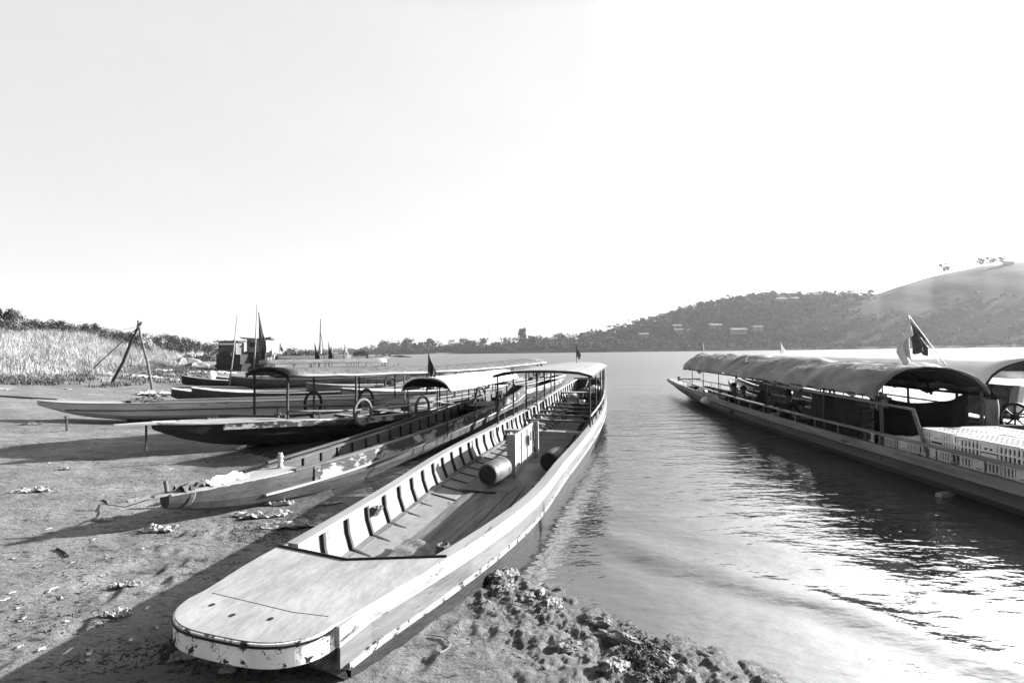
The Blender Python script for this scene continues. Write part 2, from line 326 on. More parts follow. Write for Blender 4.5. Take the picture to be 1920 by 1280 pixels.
def ground_z(x, y):
    x = np.asarray(x, float); y = np.asarray(y, float); r = np.hypot(x, y)
    s = sdist(x, y, SH); s = s+fbm(x*1.3, y*1.3, 3, 5)*.22*np.clip(r/6, .3, 2)
    sc = np.clip(s, 0, 14); z = np.where(s > 0, .035*sc+.0025*sc*sc, np.maximum(.13*s, -2.2))
    d = sdist(x, y, FT); z = z+3.0*sstep(0, 13, d)+.8*sstep(10, 60, d)
    near = 1-sstep(14, 40, r)
    z = z+fbm(x*.9, y*.9, 4, 11)*.035*near*sstep(-.5, 1.5, s)+fbm(x*5, y*6, 4, 21)*.018*near
    # trampled, clotted mud along the water's edge below the near bow
    e = np.exp(-((s-.35)/.55)**2)*sstep(-1.1, -.1, x)*(1-sstep(2.5, 5, r-2.5))
    q = 1-np.abs(fbm(x*5.0, y*5.0, 5, 31))*2.4
    z = z+e*(np.clip(q, -.3, 1)*.03-.006)
    z = z+(e+.12*near)*fbm(x*15, y*19, 5, 61)*.026+e*np.clip(1-np.abs(fbm(x*13, y*13, 3, 71))*3, 0, 1)*.012
    m_ = (r < 9) & (s > -.1)                      # footprints
    if m_.any():
        xx, yy = x[m_], y[m_]; dz = np.zeros(xx.shape)
        for fx, fy, fa in FEET:
            c_, s_ = math.cos(fa), math.sin(fa); a_ = ((xx-fx)*c_+(yy-fy)*s_)/.055; b_ = (-(xx-fx)*s_+(yy-fy)*c_)/.12; q_ = a_*a_+b_*b_
            dz += np.where(q_ < 6, -.017*np.exp(-q_)+.006*np.exp(-(np.sqrt(q_)-1.5)**2*3), 0)
        z[m_] = z[m_]+dz
    z = z+.16*np.exp(-((x+30)**2+(y-47)**2)/40)   # rubble heap swell
    return z
def polar(rmin, rads, ths):
    T, Rr = np.meshgrid(ths, rads, indexing='ij'); return Rr*np.sin(T), Rr*np.cos(T)
ths = np.radians(np.concatenate([np.arange(-180, -56, 4), np.arange(-56, 56, .2), np.arange(56, 180.1, 4)])); ths[-1] = ths[0]+2*math.pi
rads = np.concatenate([[.05, .5, 1.0], np.linspace(1.4, 2.4, 18)[:-1], 2.4*1.0052**np.arange(200)[:-1], 2.4*1.0052**199*1.0125**np.arange(175), 2.4*1.0052**199*1.0125**174*1.06**np.arange(1, 90)])
rads = rads[rads < 1600]
X, Y = polar(0, rads, ths); Z = ground_z(X, Y)
def sheet(X, Y, Z):
    nu, nv = X.shape; i = np.arange(nu-1)[:, None]*nv+np.arange(nv-1)[None, :]
    return np.stack([X, Y, Z], -1).reshape(-1, 3), np.stack([i, i+1, i+nv+1, i+nv], -1).reshape(-1, 4)
g = obj('ground', sheet(X, Y, Z), mat_mud(), smooth=True); tag(g, kind='structure', label='muddy river bank running up into a grassy slope')

# river surface, with low swells lapping along the shore
rw = np.concatenate([[.05, .5, 1.0, 1.6], 2.0*1.02**np.arange(230), 2.0*1.02**230*1.08**np.arange(1, 40)]); rw = rw[rw < 1590]
thw = np.radians(np.concatenate([np.arange(-180, -60, 6), np.arange(-60, 60, .5), np.arange(60, 180.1, 6)])); thw[-1] = thw[0]+2*math.pi
X, Y = polar(0, rw, thw); s = -sdist(X, Y, SH); rr = np.hypot(X, Y)
q = s+fbm(X*.35, Y*.35, 3, 3)*.35
Z = .022*np.exp(-((q-1.15)/.22)**2)-.014*np.exp(-((q-.8)/.2)**2)+.010*np.exp(-((q-2.1)/.3)**2)
Z = (Z*sstep(.4, 1.2, X)+.006*fbm(X*1.2, Y*2.2, 3, 8))*(1-sstep(8, 25, rr))
wt = obj('river_water', sheet(X, Y, Z), mat_water(), smooth=True); tag(wt, kind='structure', label='wide pale river with light ripples')

# far bank: a heightfield from the water's edge up to the ridge
DP = ([440, 600, 660, 740, 900, 1100, 1300, 1600, 1920, 2400], [1050, 950, 760, 560, 500, 470, 460, 440, 420, 400])
SK = ([440, 560, 600, 640, 700, 740, 770, 800, 830, 860, 900, 940, 960, 1000, 1040, 1100, 1130, 1180, 1220, 1260, 1300, 1330, 1370, 1440, 1500, 1540, 1600, 1650, 1700, 1780, 1850, 1920, 1980, 2100, 2400],
      [660, 659, 658, 656, 650, 642, 638, 637, 643, 641, 637, 638, 633, 633, 630, 626, 620, 607, 597, 585, 572, 568, 558, 549, 551, 549, 550, 548, 534, 514, 500, 493, 490, 520, 628])
TR = ([440, 1540, 1640, 1700, 2400], [1, 1, .6, 0, 0])            # how wooded
WR = ([440, 900, 1130, 1300, 1640, 1750, 2400], [60, 70, 110, 200, 230, 300, 320])
hzy = lambda px: 658.5-.0125*(px-960)
def hill_z(px, q):
    D = np.interp(px, *DP); Wd = np.interp(px, *WR); S = np.interp(px, *SK); tr = np.interp(px, *TR)
    zt = H+(hzy(px)-S)/900*(D+Wd)-tr*6.0; zt = np.maximum(zt, 2.6)
    z = 2.2*sstep(0, 7, q)+(zt-2.2)*np.sin(np.clip((q-30)/(Wd-30), 0, 1)*1.5708)**1.15-np.maximum(q-Wd, 0)*.06
    x = (px-960)/900*(D+q)
    return z+fbm(x/40, (D+q)/40, 3, 77)*1.6*sstep(30, 120, q)*np.clip(zt/60, 0, 1), x, D+q
pxs = np.arange(430, 2420, 6.); qs = np.concatenate([[-6, -2, 0, 2, 4, 7, 12, 20], np.arange(30, 420, 9.)])
PX, Q = np.meshgrid(pxs, qs, indexing='ij'); Z, X, Y = hill_z(PX, Q); Z = np.where(Q < 0, -.6, Z)
hm = mat('hillside', .008, .036, .10, (.4, 1, 1), .95, spec=.1, bump=1.0, bscale=.25)
hl = obj('hills', sheet(X, Y, Z), hm, smooth=True); tag(hl, kind='structure', label='hills along the far bank of the river')
# pale sand spit on the far shore
def mound(name, cx, cy, rx, ry, h, m, kind='structure', label=None, seed=0, nr=10, na=36):
    v = []; 
    G = []
    for i in range(nr+1):
        a = i/nr; row = []
        for k in range(na+1):
            t = 2*math.pi*k/na; x = cx+rx*a*math.cos(t); y = cy+ry*a*math.sin(t)
            row.append((x, y, h*(1-a*a)*(1+.5*float(fbm(np.array(x/rx*3), np.array(y/ry*3), 3, seed)))-.15*a))
        G.append(row)
    o = obj(name, MB().grid(G), m, smooth=True); tag(o, label, kind=kind); return o
sand = mat('pale_sand', .16, .24, .3, rough=.9)
mound('sandbank', -75, 505, 24, 7, 1.3, sand, seed=3, label='pale sand spit on the far shore')

# ---- leaves and trees
def leafcloud(centres, radii, n, size, rng, flat=.8):
    """many small leaf faces spread through several overlapping lobes; returns verts, faces"""
    C = np.array(centres); Rd = np.array(radii); k = rng.integers(0, len(C), n)
    d = rng.normal(size=(n, 3)); d /= np.linalg.norm(d, axis=1)[:, None]; rr = rng.random(n)**.4
    P = C[k]+d*(Rd[k]*rr)[:, None]*np.array([1, 1, flat])
    a = rng.normal(size=(n, 3)); a /= np.linalg.norm(a, axis=1)[:, None]; b = np.cross(a, rng.normal(size=(n, 3))); b /= np.linalg.norm(b, axis=1)[:, None]+1e-6
    s = size*(.5+rng.random(n))[:, None]
    V = np.stack([P-a*s, P+b*s*.7, P+a*s, P-b*s*.7], 1).reshape(-1, 3); F = np.arange(4*n).reshape(n, 4); return V, F
def make_tree(label, h, w, nleaf, size, seed, lm='leafd', lobes=9, trunk=.35, open_=False, group='trees', thick=.028):
    rng = np.random.default_rng(seed); t = thing('tree', label, 'tree', group=group)
    b = MB(); th = h*trunk; lean = rng.normal(size=2)*.03*h
    b.tube([(0, 0, -.3), (lean[0]*.5, lean[1]*.5, th*.6), (lean[0], lean[1], th*1.2)], [h*thick, h*thick*.8, h*thick*.6], 7)
    cs, rs = [], []
    for i in range(lobes):
        an = i*2.4+rng.random(); ra = w*.5*(.25+.55*rng.random()); z = th+(h-th)*(.12+.72*rng.random())
        k = 1-.5*abs((z-th)/(h-th)-.4); c = (math.cos(an)*ra*k, math.sin(an)*ra*k, z); cs.append(c); rs.append(w*(.16 if open_ else .22)*(.7+.6*rng.random()))
        b.tube([(lean[0]*.8, lean[1]*.8, th*.8), (c[0]*.5, c[1]*.5, (th+c[2])*.52), c], [h*.013, h*.009, h*.003], 5)
    obj('trunk', b, M['bark'], t, smooth=True, local=True)
    obj('crown', leafcloud(cs, rs, nleaf, size, rng), M[lm], t, local=True)
    return t
# ------------------------------------------------------------ far bank: wood, houses, single trees
rng = np.random.default_rng(3)
def wood(name, label, n, pr, qr, size, w, lm, nl, keep):
    Vs, Fs, o = [], [], 0; c = 0
    while c < n:
        px = rng.uniform(*pr); wr = float(np.interp(px, *WR)); q = wr*(rng.random()*(qr[1]-qr[0])+qr[0])
        if rng.random() > keep(px, q/wr): continue
        z, x, y = hill_z(np.array(px), np.array(q)); r = w*(.45+1.15*rng.random()**1.6); hh = r*(1.1+.7*rng.random())
        cs = [(x+rng.normal()*r*.45, y+rng.normal()*r*.45, z+hh*(.35+.7*rng.random())) for _ in range(5)]
        V, F = leafcloud(cs, [r*(.4+.3*rng.random()) for _ in range(5)], nl, size, rng); Vs.append(V); Fs.append(F+o); o += len(V); c += 1
    ob = obj(name, (np.concatenate(Vs), np.concatenate(Fs)), M[lm]); tag(ob, label, 'woodland', kind='stuff'); return ob
wood('hillside_wood', 'dense mixed wood covering the village hill across the river', 1500, (1090, 1660), (.12, 1.0), .8, 3.4, 'leafm', 85,
     lambda p, f: 1.0 if p < 1540 else max(0, 1-(p-1540)/110)*(1 if f > .55-(p-1540)/300 else .35))
wood('riverside_wood', 'low dark belt of trees along the far bank upstream', 560, (560, 1110), (.1, 1.0), .75, 3.6, 'leafd', 80, lambda p, f: 1 if p < 1110 else .3)
wood('bank_scrub', 'pale scrub lining the foot of the far bank', 700, (1080, 2300), (.02, .13), .6, 1.7, 'shrub', 50, lambda p, f: 1)
wood('slope_scrub', 'dim scattered bushes on the lower open hillside', 260, (1560, 2300), (.12, .42), .8, 3.4, 'leafm', 70, lambda p, f: max(0, 1-f*1.6))

GT = 'single trees standing out against the sky on the far bank'
protos = [make_tree('x', 10, 8, 900, .42, 5, 'leafm', group=GT, trunk=.28, thick=.06), make_tree('x', 10, 7, 800, .4, 9, 'leafd', lobes=8, trunk=.36, open_=True, group=GT, thick=.055), make_tree('x', 10, 10, 1000, .42, 12, 'leafm', lobes=12, trunk=.26, group=GT, thick=.06)]
used = [False]*3
def tree_at(px, ytop, depthf, k, label, wx=1.0, h=None):
    q = float(np.interp(px, *WR))*depthf; z, x, y = hill_z(np.array(float(px)), np.array(q)); z, x, y = float(z), float(x), float(y)
    top = H+(hzy(px)-ytop)/900*y; hh = max(3.0, top-z+1.3) if h is None else h; s = hh/10
    r = dup(protos[k], (x, y, z-1.3), random.random()*6, label, (s*wx, s*wx, s)); return r
tree_at(1775, 491, 1.0, 1, 'lone tree on the bare hill crest, the one standing by itself', .9)
tree_at(1846, 480, 1.0, 0, 'leftmost tree of the clump near the top of the bare hill', .9)
tree_at(1862, 478, 1.0, 2, 'broad middle tree of the clump near the top of the bare hill', .9)
tree_at(1882, 479, 1.0, 1, 'thin rightmost tree of the clump near the top of the bare hill', 1.1)
tree_at(980, 611, .5, 0, 'tall round-headed tree rising above the low far shore', .62)
tree_at(1313, 565, .9, 2, 'broad spreading tree breaking the skyline of the village hill', .9)
tree_at(1205, 594, .8, 1, 'umbrella-shaped tree low on the left shoulder of the village hill', 1.1)
tree_at(1450, 545, 1.0, 2, 'tallest tree by the white houses on top of the village hill', .9)
tree_at(1503, 546, 1.0, 0, 'small tree right of the white hilltop houses', .9)
tree_at(1634, 541, 1.0, 2, 'bushy tree where the wooded hill meets the bare hill', 1.1)
for px, yt, k, lb in ((720, 638, 2, 'first big tree from the left on the low far shore'), (765, 634, 2, 'second big tree from the left on the low far shore'), (808, 632, 0, 'upright tree above the pale sand spit'), (872, 633, 2, 'tree beside the white gabled house'),
                      (905, 634, 1, 'thin tree right of the white gabled house'), (1000, 627, 0, 'tree just right of the tall round-headed tree'), (1050, 624, 2, 'tree above the long low house'), (1090, 621, 0, 'tree right of the long low house')):
    tree_at(px, yt, .6, k, lb, 1.15)
for t in protos:
    for c in list(t.children): bpy.data.objects.remove(c)
    bpy.data.objects.remove(t)

def house(px, pybase, w, h, label, roofh=1.6, walls='wall', d=7, rz=0.0):
    """house standing on the far hillside where its base shows at (px, pybase)"""
    wr = float(np.interp(px, *WR)); best = None
    for f in np.linspace(.05, 1, 60):
        z, x, y = hill_z(np.array(float(px)), np.array(wr*f)); yy = hzy(px)-(float(z)-H)/float(y)*900
        if best is None or abs(yy-pybase) < best[0]: best = (abs(yy-pybase), float(x), float(y), float(z))
    _, x, y, z = best; y -= 6; z += 1.0
    t = thing('house', label, 'house', (x, y, z), rz, 'houses among the trees across the river')
    obj('wall', MB().box((0, 0, h/2-1), (w, d, h+2)), M[walls], t, local=True)
    b = MB(); e = .7; b.add([(-w/2-e, -d/2-e, h), (w/2+e, -d/2-e, h), (w/2+e, d/2+e, h), (-w/2-e, d/2+e, h), (-w/2-e, 0, h+roofh), (w/2+e, 0, h+roofh)],
                            [(0, 1, 5, 4), (2, 3, 4, 5), (1, 2, 5), (3, 0, 4), (0, 3, 2, 1)]); obj('roof', b, M['hroof'], t, local=True)
    nw = max(2, int(w/3))
    for i in range(nw): obj('window', MB().box(((i+.5)*w/nw-w/2, -d/2-.03, h*.55), (1.1, .06, 1.0)), M['win'], t, local=True)
    return t
for a in ((1204, 633, 9, 2.6, 'small house low on the wooded slope left of the stepped roofs'), (1274, 626, 15, 3, 'house with two stepped pale roofs above the scrub'), (1266, 618, 9, 3, 'narrow pale house just above the stepped roofs'),
          (1337, 616, 12, 3.2, 'grey-roofed house half hidden in the wood'), (1380, 625, 16, 3.2, 'wide bright-roofed house at the foot of the wooded hill'), (1415, 620, 9, 3, 'small pale house right of the wide bright roof'),
          (1461, 567, 12, 3, 'left one of two white houses on the wooded hilltop'), (1485, 566, 9, 3, 'right one of two white houses on the wooded hilltop'), (1527, 560, 10, 4, 'white house with dark windows on the hilltop ridge'),
          (1586, 557, 10, 3.4, 'white house near the dip between the two hills'), (1887, 496, 9, 1.6, 'low hut on the crest of the bare hill'), (838, 655, 12, 3, 'dark low house near the sand spit'),
          (859, 652, 8, 4, 'white gabled house on the low far shore'), (885, 648, 10, 4, 'pale two-storey house beside the white gabled one'), (903, 652, 7, 3, 'small hut at the right of the shore houses'),
          (1038, 645, 26, 4, 'long low building with a row of windows on the far shore'), (1067, 640, 9, 3.4, 'white house right of the long low building')):
    house(*a)
def radio_mast(px, yt, label):
    q = .9*float(np.interp(px, *WR)); z, x, y = [float(v) for v in hill_z(np.array(float(px)), np.array(q))]; top = H+(hzy(px)-yt)/900*y
    t = thing('radio_mast', label, 'mast', (x, y, z), 0, 'radio masts behind the far bank'); hh = top-z; b = MB()
    for k in range(3):
        an = k*2.1; b.tube([(math.cos(an)*1.0, math.sin(an)*1.0, 0), (math.cos(an)*.15, math.sin(an)*.15, hh)], .09, 4)
    for i in range(8):
        zz = hh*(i+.5)/8; r = 1.0-.85*(i+.5)/8; p = [(math.cos(k*2.1)*r, math.sin(k*2.1)*r, zz+(.9 if k == 1 else 0)) for k in range(3)]; b.tube(p, .06, 4, True)
    obj('lattice', b, M['gcloth'], t, local=True); obj('antenna', MB().tube([(0, 0, hh-.3), (0, 0, hh+1.6)], .12, 5), M['gcloth'], t, local=True)
radio_mast(735, 630, 'faint lattice mast, leftmost of three beyond the far trees'); radio_mast(863, 626, 'lattice mast above the white gabled house'); radio_mast(916, 620, 'tallest lattice mast, left of the round-headed tree')

# islets in mid river
def bushy(name, label, cat, cx, cy, z, w, h, n, size, lm, seed, group=None, lobes=8, dd=.6):
    r = np.random.default_rng(seed); cs = [(cx+r.uniform(-.4, .4)*w, cy+r.uniform(-.4, .4)*w*dd, z+h*(.15+.5*r.random())) for _ in range(lobes)]
    t = thing(name, label, cat, (cx, cy, z), 0, group)
    obj('foliage', leafcloud(cs, [h*(.35+.3*r.random()) for _ in range(lobes)], n, size, r), M[lm], t)
    b = MB()
    for c in cs[:5]: b.tube([(cx+(c[0]-cx)*.4, cy+(c[1]-cy)*.4, z-.2), c], [h*.04, h*.01], 5)
    obj('stem', b, M['bark'], t); return t
p = at(677, 671, 0); mound('islet', p[0], p[1], 4.6, 3, .8, M['rock'], seed=5, label='low rock islet under a bush')
bushy('islet_bush', 'dark rounded bush on the small mid-river islet', 'bush', p[0]-.5, p[1], .4, 6.2, 3.2, 1500, .2, 'leafd', 4)
def rocks(name, label, cat, px0, px1, py, n, s, z=0, seed=1, m='brown', group=None, mx=1.0):
    r = np.random.default_rng(seed); b = MB()
    for i in range(n):
        f = (i+r.random())/n; c = at(px0+(px1-px0)*f, py+r.uniform(-1, 1), z); k = s*(.5+r.random()); G = []
        for a in range(6):
            ph = a/5*math.pi*.5; row = []
            for j in range(10):
                t = 2*math.pi*(j % 9)/9; q = 1+.35*math.sin(3*t+i)+.2*math.sin(7*t+a+i*2)
                row.append((c[0]+k*1.4*math.cos(t)*math.cos(ph)*q, c[1]+k*math.sin(t)*math.cos(ph)*q, c[2]-.1+k*.8*math.sin(ph)*mx))
            G.append(row)
        b.grid(G)
    return single(name, b, M[m], label, cat, group)
rocks('rock_reef', 'dark line of rocks breaking the river beyond the flagpoles', 'rocks', 708, 768, 669, 16, 1.0, 0, 3)
rocks('rock', 'small dark rock just left of the reef tip', 'rock', 722, 724, 668, 2, 1.5, 0, 9)

# ------------------------------------------------------------ left bank: reeds, weeds, trees
def blades(name, label, n, pts, h, wd, m, seed, kink=.35):
    r = np.random.default_rng(seed); X, Y, Hh = pts(r, n); n = len(X); Z = ground_z(X, Y)-.05
    an = r.random(n)*6.283; le = r.random(n)*kink*Hh; dx, dy = np.cos(an)*le, np.sin(an)*le; bx, by = -np.sin(an)*wd, np.cos(an)*wd
    k = .6+.8*r.random(n); bx, by = bx*k, by*k
    P = lambda f, s, wf: np.stack([X+dx*f**2+bx*s*wf, Y+dy*f**2+by*s*wf, Z+Hh*f*(1-.15*f*kink)], 1)
    V = np.stack([P(0, -1, 1), P(0, 1, 1), P(.55, -1, .8), P(.55, 1, .8), P(1, 0, 0)], 1).reshape(-1, 3)
    o = np.arange(n)*5; F = [list(q) for q in np.stack([o, o+1, o+3, o+2], 1)]+[list(q) for q in np.stack([o+2, o+3, o+4], 1)]
    ob = obj(name, (V, F), m); tag(ob, label, 'grass', kind='stuff'); return ob
def reeds(r, n):
    Y = 20+90*r.random(n*2)**1.7; d = -1.5+17*r.random(n*2); t = r.random(n*2)
    # walk along the foot of the slope
    X = np.interp(Y, FT[:, 1], FT[:, 0])-d*1.0; cl = fbm(X*.25, Y*.25, 3, 41)
    k = (cl > -.25) | (r.random(n*2) < .35); X, Y, cl = X[k][:n], Y[k][:n], cl[k][:n]
    c2 = fbm(X*.7+9, Y*.5, 3, 43); h = (1.0+1.1*np.clip(cl+.3, 0, 1))*(.45+.6*r.random(len(X)))*(1+.55*c2)*sstep(-1.6, 3, sdist(X, Y, FT))
    return X, Y, np.maximum(h, .25)
blades('reed_grass', 'tall feathery dry grass covering the left bank', 120000, reeds, 2, .016, M['grass'], 5, 1.0)
def lowweeds(r, n):
    Y = 19+45*r.random(n*2)**1.3; X = np.interp(Y, FT[:, 1], FT[:, 0])+r.random(n*2)**1.6*9-2.5; cl = fbm(X*.5, Y*.5, 3, 47)
    k = cl > -.25+.05*(X-np.interp(Y, FT[:, 1], FT[:, 0])); X, Y = X[k][:n], Y[k][:n]
    return X, Y, .12+.35*r.random(len(X))
blades('low_weeds', 'short tangled weeds at the foot of the left bank', 26000, lowweeds, .4, .022, M['weed'], 6, 1.2)
def ridgetop(r, n):
    X = -150+110*r.random(n); Y = 90+90*r.random(n); d = sdist(X, Y, FT); k = (d > -3) & (d < 25); X, Y = X[k], Y[k]; return X, Y, 1.2+1.2*r.random(len(X))
blades('far_reed_grass', 'pale grass on the distant part of the left bank', 30000, ridgetop, 2, .07, M['grass'], 8, .6)

GL = 'dark trees along the top of the left bank'
tp = [make_tree('x', 6, 7, 1500, .17, 31, 'leafd', lobes=14, trunk=.25, group=GL), make_tree('x', 6, 5.5, 1200, .17, 32, 'leafd', lobes=10, trunk=.35, open_=True, group=GL), make_tree('x', 6, 8, 1600, .18, 33, 'leafd', lobes=16, trunk=.2, group=GL)]
nm = 'first second third fourth fifth sixth seventh eighth ninth tenth eleventh twelfth thirteenth fourteenth'.split()
def bank_tree(px, ytop, Yd, k, label, wx=1.0, group=None):
    a = at(px, ytop, Y=Yd); z = float(ground_z(np.array([a[0]]), np.array([Yd]))[0]); s = (a[2]-z)/6
    r = dup(tp[k], (a[0], Yd, z-.3), random.random()*6, label, (s*wx, s*wx, s)); 
    if group: r['group'] = group
bank_tree(5, 568, 44, 1, 'tallest dark tree at the far left edge of the left bank', .75)
bank_tree(28, 577, 47, 0, 'dark tree beside the tallest one at the far left edge', .6)
for i, (px, yt) in enumerate(((62, 594), (85, 595), (108, 596), (128, 601), (152, 602), (172, 601), (195, 610), (218, 614), (240, 617), (262, 620))):
    bank_tree(px, yt, 62+2*(i % 3), (i*2) % 3, nm[i]+' from the left in the row of dark treetops behind the reeds', .85)
for i, (px, yt) in enumerate(((305, 624), (322, 625), (338, 627), (352, 632), (368, 637), (384, 640), (399, 641), (408, 650))):
    bank_tree(px, yt, 125+4*(i % 3), i % 3, nm[i]+' from the left in the tree mass left of the pale cabin', .75, 'dark tree mass sloping down to the shore')
for t in tp:
    for c in list(t.children): bpy.data.objects.remove(c)
    bpy.data.objects.remove(t)
for i, (px, py, Yd, w_, h_, lm, lb) in enumerate(((520, 675, 120, 9, 3.6, 'shrub', 'pale feathery bush right of the second cabin'), (545, 673, 120, 7, 3.2, 'shrub', 'pale feathery bush next to the dark shore bush'),
        (566, 672, 130, 8, 3.4, 'leafd', 'left one of two dark bushes by the leaning masts'), (590, 672, 140, 8, 2.8, 'leafd', 'right one of two dark bushes by the leaning masts'), (392, 668, 90, 10, 2.4, 'shrub', 'pale scrub left of the first cabin'), (455, 672, 110, 10, 3.4, 'shrub', 'pale scrub behind the two cabins'))):
    p = at(px, py-4, Y=Yd); bushy('bush', lb, 'bush', p[0], Yd, .2, w_, h_, 1700, .16, lm, 50+i, 'bushes on the far left shore')
mound('spit', at(620, 680, 0)[0]-10, 70, 14, 16, .35, sand, seed=8, label='pale spit of sand behind the moored boats')
# ------------------------------------------------------------ boats
def crom(P, n):
    """smooth curve through stations (rows of numbers), n samples, parameter kept in column 0"""
    P = np.array(P, float); u = np.linspace(P[0, 0], P[-1, 0], n); out = [u]
    m = np.gradient(P, P[:, 0], axis=0) if len(P) > 2 else np.diff(P, axis=0)/np.diff(P[:, 0])[0]*np.ones((2, 1))
    i = np.clip(np.searchsorted(P[:, 0], u, 'right')-1, 0, len(P)-2); h = (P[i+1, 0]-P[i, 0]); t = (u-P[i, 0])/h
    for c in range(1, P.shape[1]):
        out.append((2*t**3-3*t**2+1)*P[i, c]+(t**3-2*t**2+t)*h*m[i, c]+(-2*t**3+3*t**2)*P[i+1, c]+(t**3-t**2)*h*m[i+1, c])
    return np.stack(out, 1)
class Boat:
    """long river boat. st rows: u along the axis, centre v, half width, gunwale z, keel z. sec rows: fraction of half width, fraction of depth"""
    SEC = [(1.0, 0), (.985, .22), (.93, .50), (.66, .82), (.30, .96), (0, 1.0)]
    def __init__(s, label, ang, st, hull, origin=None, group='long wooden river boats', n=72, sec=None, th=.035, name='river_boat', inner=None):
        s.a = R(ang); s.d = np.array([math.sin(s.a), math.cos(s.a)]); s.n = np.array([math.cos(s.a), -math.sin(s.a)]); s.st = np.array(st, float); s.S = crom(st, n); s.sec = sec or Boat.SEC
        p = s.P(st[0][0], st[0][1], 0); s.t = thing(name, label, 'boat', (p[0], p[1], max(0, st[0][4])), -s.a, group); s.th = th
        s.u0, s.u1 = st[0][0], st[-1][0]
        rings = []
        for u, c, h, zg, zk in s.S:
            o = []; dz = zg-zk
            full = s.sec+[(-a, b) for a, b in s.sec[::-1][1:]]
            outer = [s.P(u, c-a*h, zg-b*dz) for a, b in full[::-1]][::-1]
            hi = max(h-th, .01); inn = [s.P(u, c-a*hi, zg-b*(dz-th)) for a, b in full]
            rings.append(outer+inn[::-1])
        s.m = len(rings[0]); b = MB(); f = []; v = [q for r in rings for q in r]; m = s.m
        for i in range(len(rings)-1):
            for k in range(m): f.append((i*m+k, (i+1)*m+k, (i+1)*m+(k+1) % m, i*m+(k+1) % m))
        half = m//2
        for i, flip in ((0, 0), (len(rings)-1, 1)):
            # end plates: strip between outer and inner outline, then the transom board itself
            r = list(range(i*m, i*m+half)); q = list(range(i*m+m-1, i*m+half-1, -1))
            for k in range(half-1): f.append((r[k], r[k+1], q[k+1], q[k]))
            f.append(tuple(q) if flip else tuple(q[::-1]))
        b.add(v, f); s.hull = obj('hull', b, hull, s.t)
    def P(s, u, v, z): p = s.d*u+s.n*v; return (p[0], p[1], z)
    def at(s, u):
        u = min(max(u, s.u0), s.u1); r = [float(np.interp(u, s.S[:, 0], s.S[:, k])) for k in range(1, 5)]; return r      # c, h, zg, zk
    def inner(s, u, z):
        """inner half width at height z"""
        c, h, zg, zk = s.at(u); f = (zg-z)/max(zg-zk, .01); a = [q[1] for q in s.sec]; w_ = [q[0] for q in s.sec]; return max(.02, (h-s.th)*float(np.interp(f, a, w_))-.012)
    def strake(s, name, m, off, hgt, wid, u0=None, u1=None, side=1, frac=None, n=60, out=.0, parent=None):
        """board bent along the outside of the hull, `off` below the gunwale"""
        u0 = s.u0 if u0 is None else u0; u1 = s.u1 if u1 is None else u1; b = MB(); V = []; f = []
        for u in np.linspace(u0, u1, n):
            c, h, zg, zk = s.at(u); fr = off/max(zg-zk, .05); w_ = h*float(np.interp(fr, [q[1] for q in s.sec], [q[0] for q in s.sec])); z = zg-off
            for dv, dz in ((-.01, 0), (wid, 0), (wid, -hgt), (-.01, -hgt)): V.append(s.P(u, c+side*(w_+out+dv), z+dz))
        for i in range(n-1):
            for k in range(4): f.append((i*4+k, i*4+(k+1) % 4, (i+1)*4+(k+1) % 4, (i+1)*4+k))
        f += [(3, 2, 1, 0), tuple((n-1)*4+k for k in range(4))]
        return obj(name, b.add(V, f), m, parent or s.t)
    def cap(s, m, wid=.09, hgt=.03, side=1, u0=None, u1=None, n=60, name='gunwale'):
        u0 = s.u0 if u0 is None else u0; u1 = s.u1 if u1 is None else u1; V = []; f = []
        for u in np.linspace(u0, u1, n):
            c, h, zg, zk = s.at(u)
            for dv, dz in ((.02, 0), (.02, hgt), (-wid, hgt), (-wid, 0)): V.append(s.P(u, c+side*(h+dv), zg+dz+.002))
        for i in range(n-1):
            for k in range(4): f.append((i*4+k, i*4+(k+1) % 4, (i+1)*4+(k+1) % 4, (i+1)*4+k))
        f += [(3, 2, 1, 0), tuple((n-1)*4+k for k in range(4))]
        return obj(name, MB().add(V, f), m, s.t)
    def rib(s, u, m, side, w=.035, d=.045, zlo=.06, name='rib'):
        c, h, zg, zk = s.at(u); P = []
        for a, b in s.sec:
            z = zg-b*(zg-zk-s.th)
            if z < zlo:
                hi = s.inner(u, zlo); P.append((hi, zlo)); break
            P.append(((h-s.th)*a, z))
        P[0] = (P[0][0], P[0][1]-.01); V = []; f = []
        for hw, z in P:
            for du in (-w/2, w/2):
                V.append(s.P(u+du, c+side*(hw+.004), z)); V.append(s.P(u+du, c+side*(hw-d), z+.006))
        n = len(P)
        for i in range(n-1):
            a = i*4; q = a+4; f += [(a, q, q+1, a+1), (a+1, q+1, q+3, a+3), (a+3, q+3, q+2, a+2)]
        f += [(0, 1, 3, 2), (4*n-4, 4*n-2, 4*n-1, 4*n-3)]
        return obj(name, MB().add(V, f), m, s.t)
    def floor(s, u0, u1, z, m, vw=1.0, n=24, name='floorboard', th=.02, vc=None):
        G = [[s.P(u, s.at(u)[0]+k*s.inner(u, z)*vw, z) for k in (-1, -.5, 0, .5, 1)] for u in np.linspace(u0, u1, n)]
        return obj(name, MB().grid(G, th), m, s.t)
    def stringer(s, z_off, m, side, wid=.10, th=.022, u0=None, u1=None, n=50, name='stringer'):
        u0 = s.u0+.1 if u0 is None else u0; u1 = s.u1-.1 if u1 is None else u1; G = []
        for u in np.linspace(u0, u1, n):
            z = s.at(u)[2]-z_off; hi = s.inner(u, z); c = s.at(u)[0]; G.append([s.P(u, c+side*(hi-k*wid), z-k*.01) for k in (0, 1)])
        return obj(name, MB().grid(G, th), m, s.t)
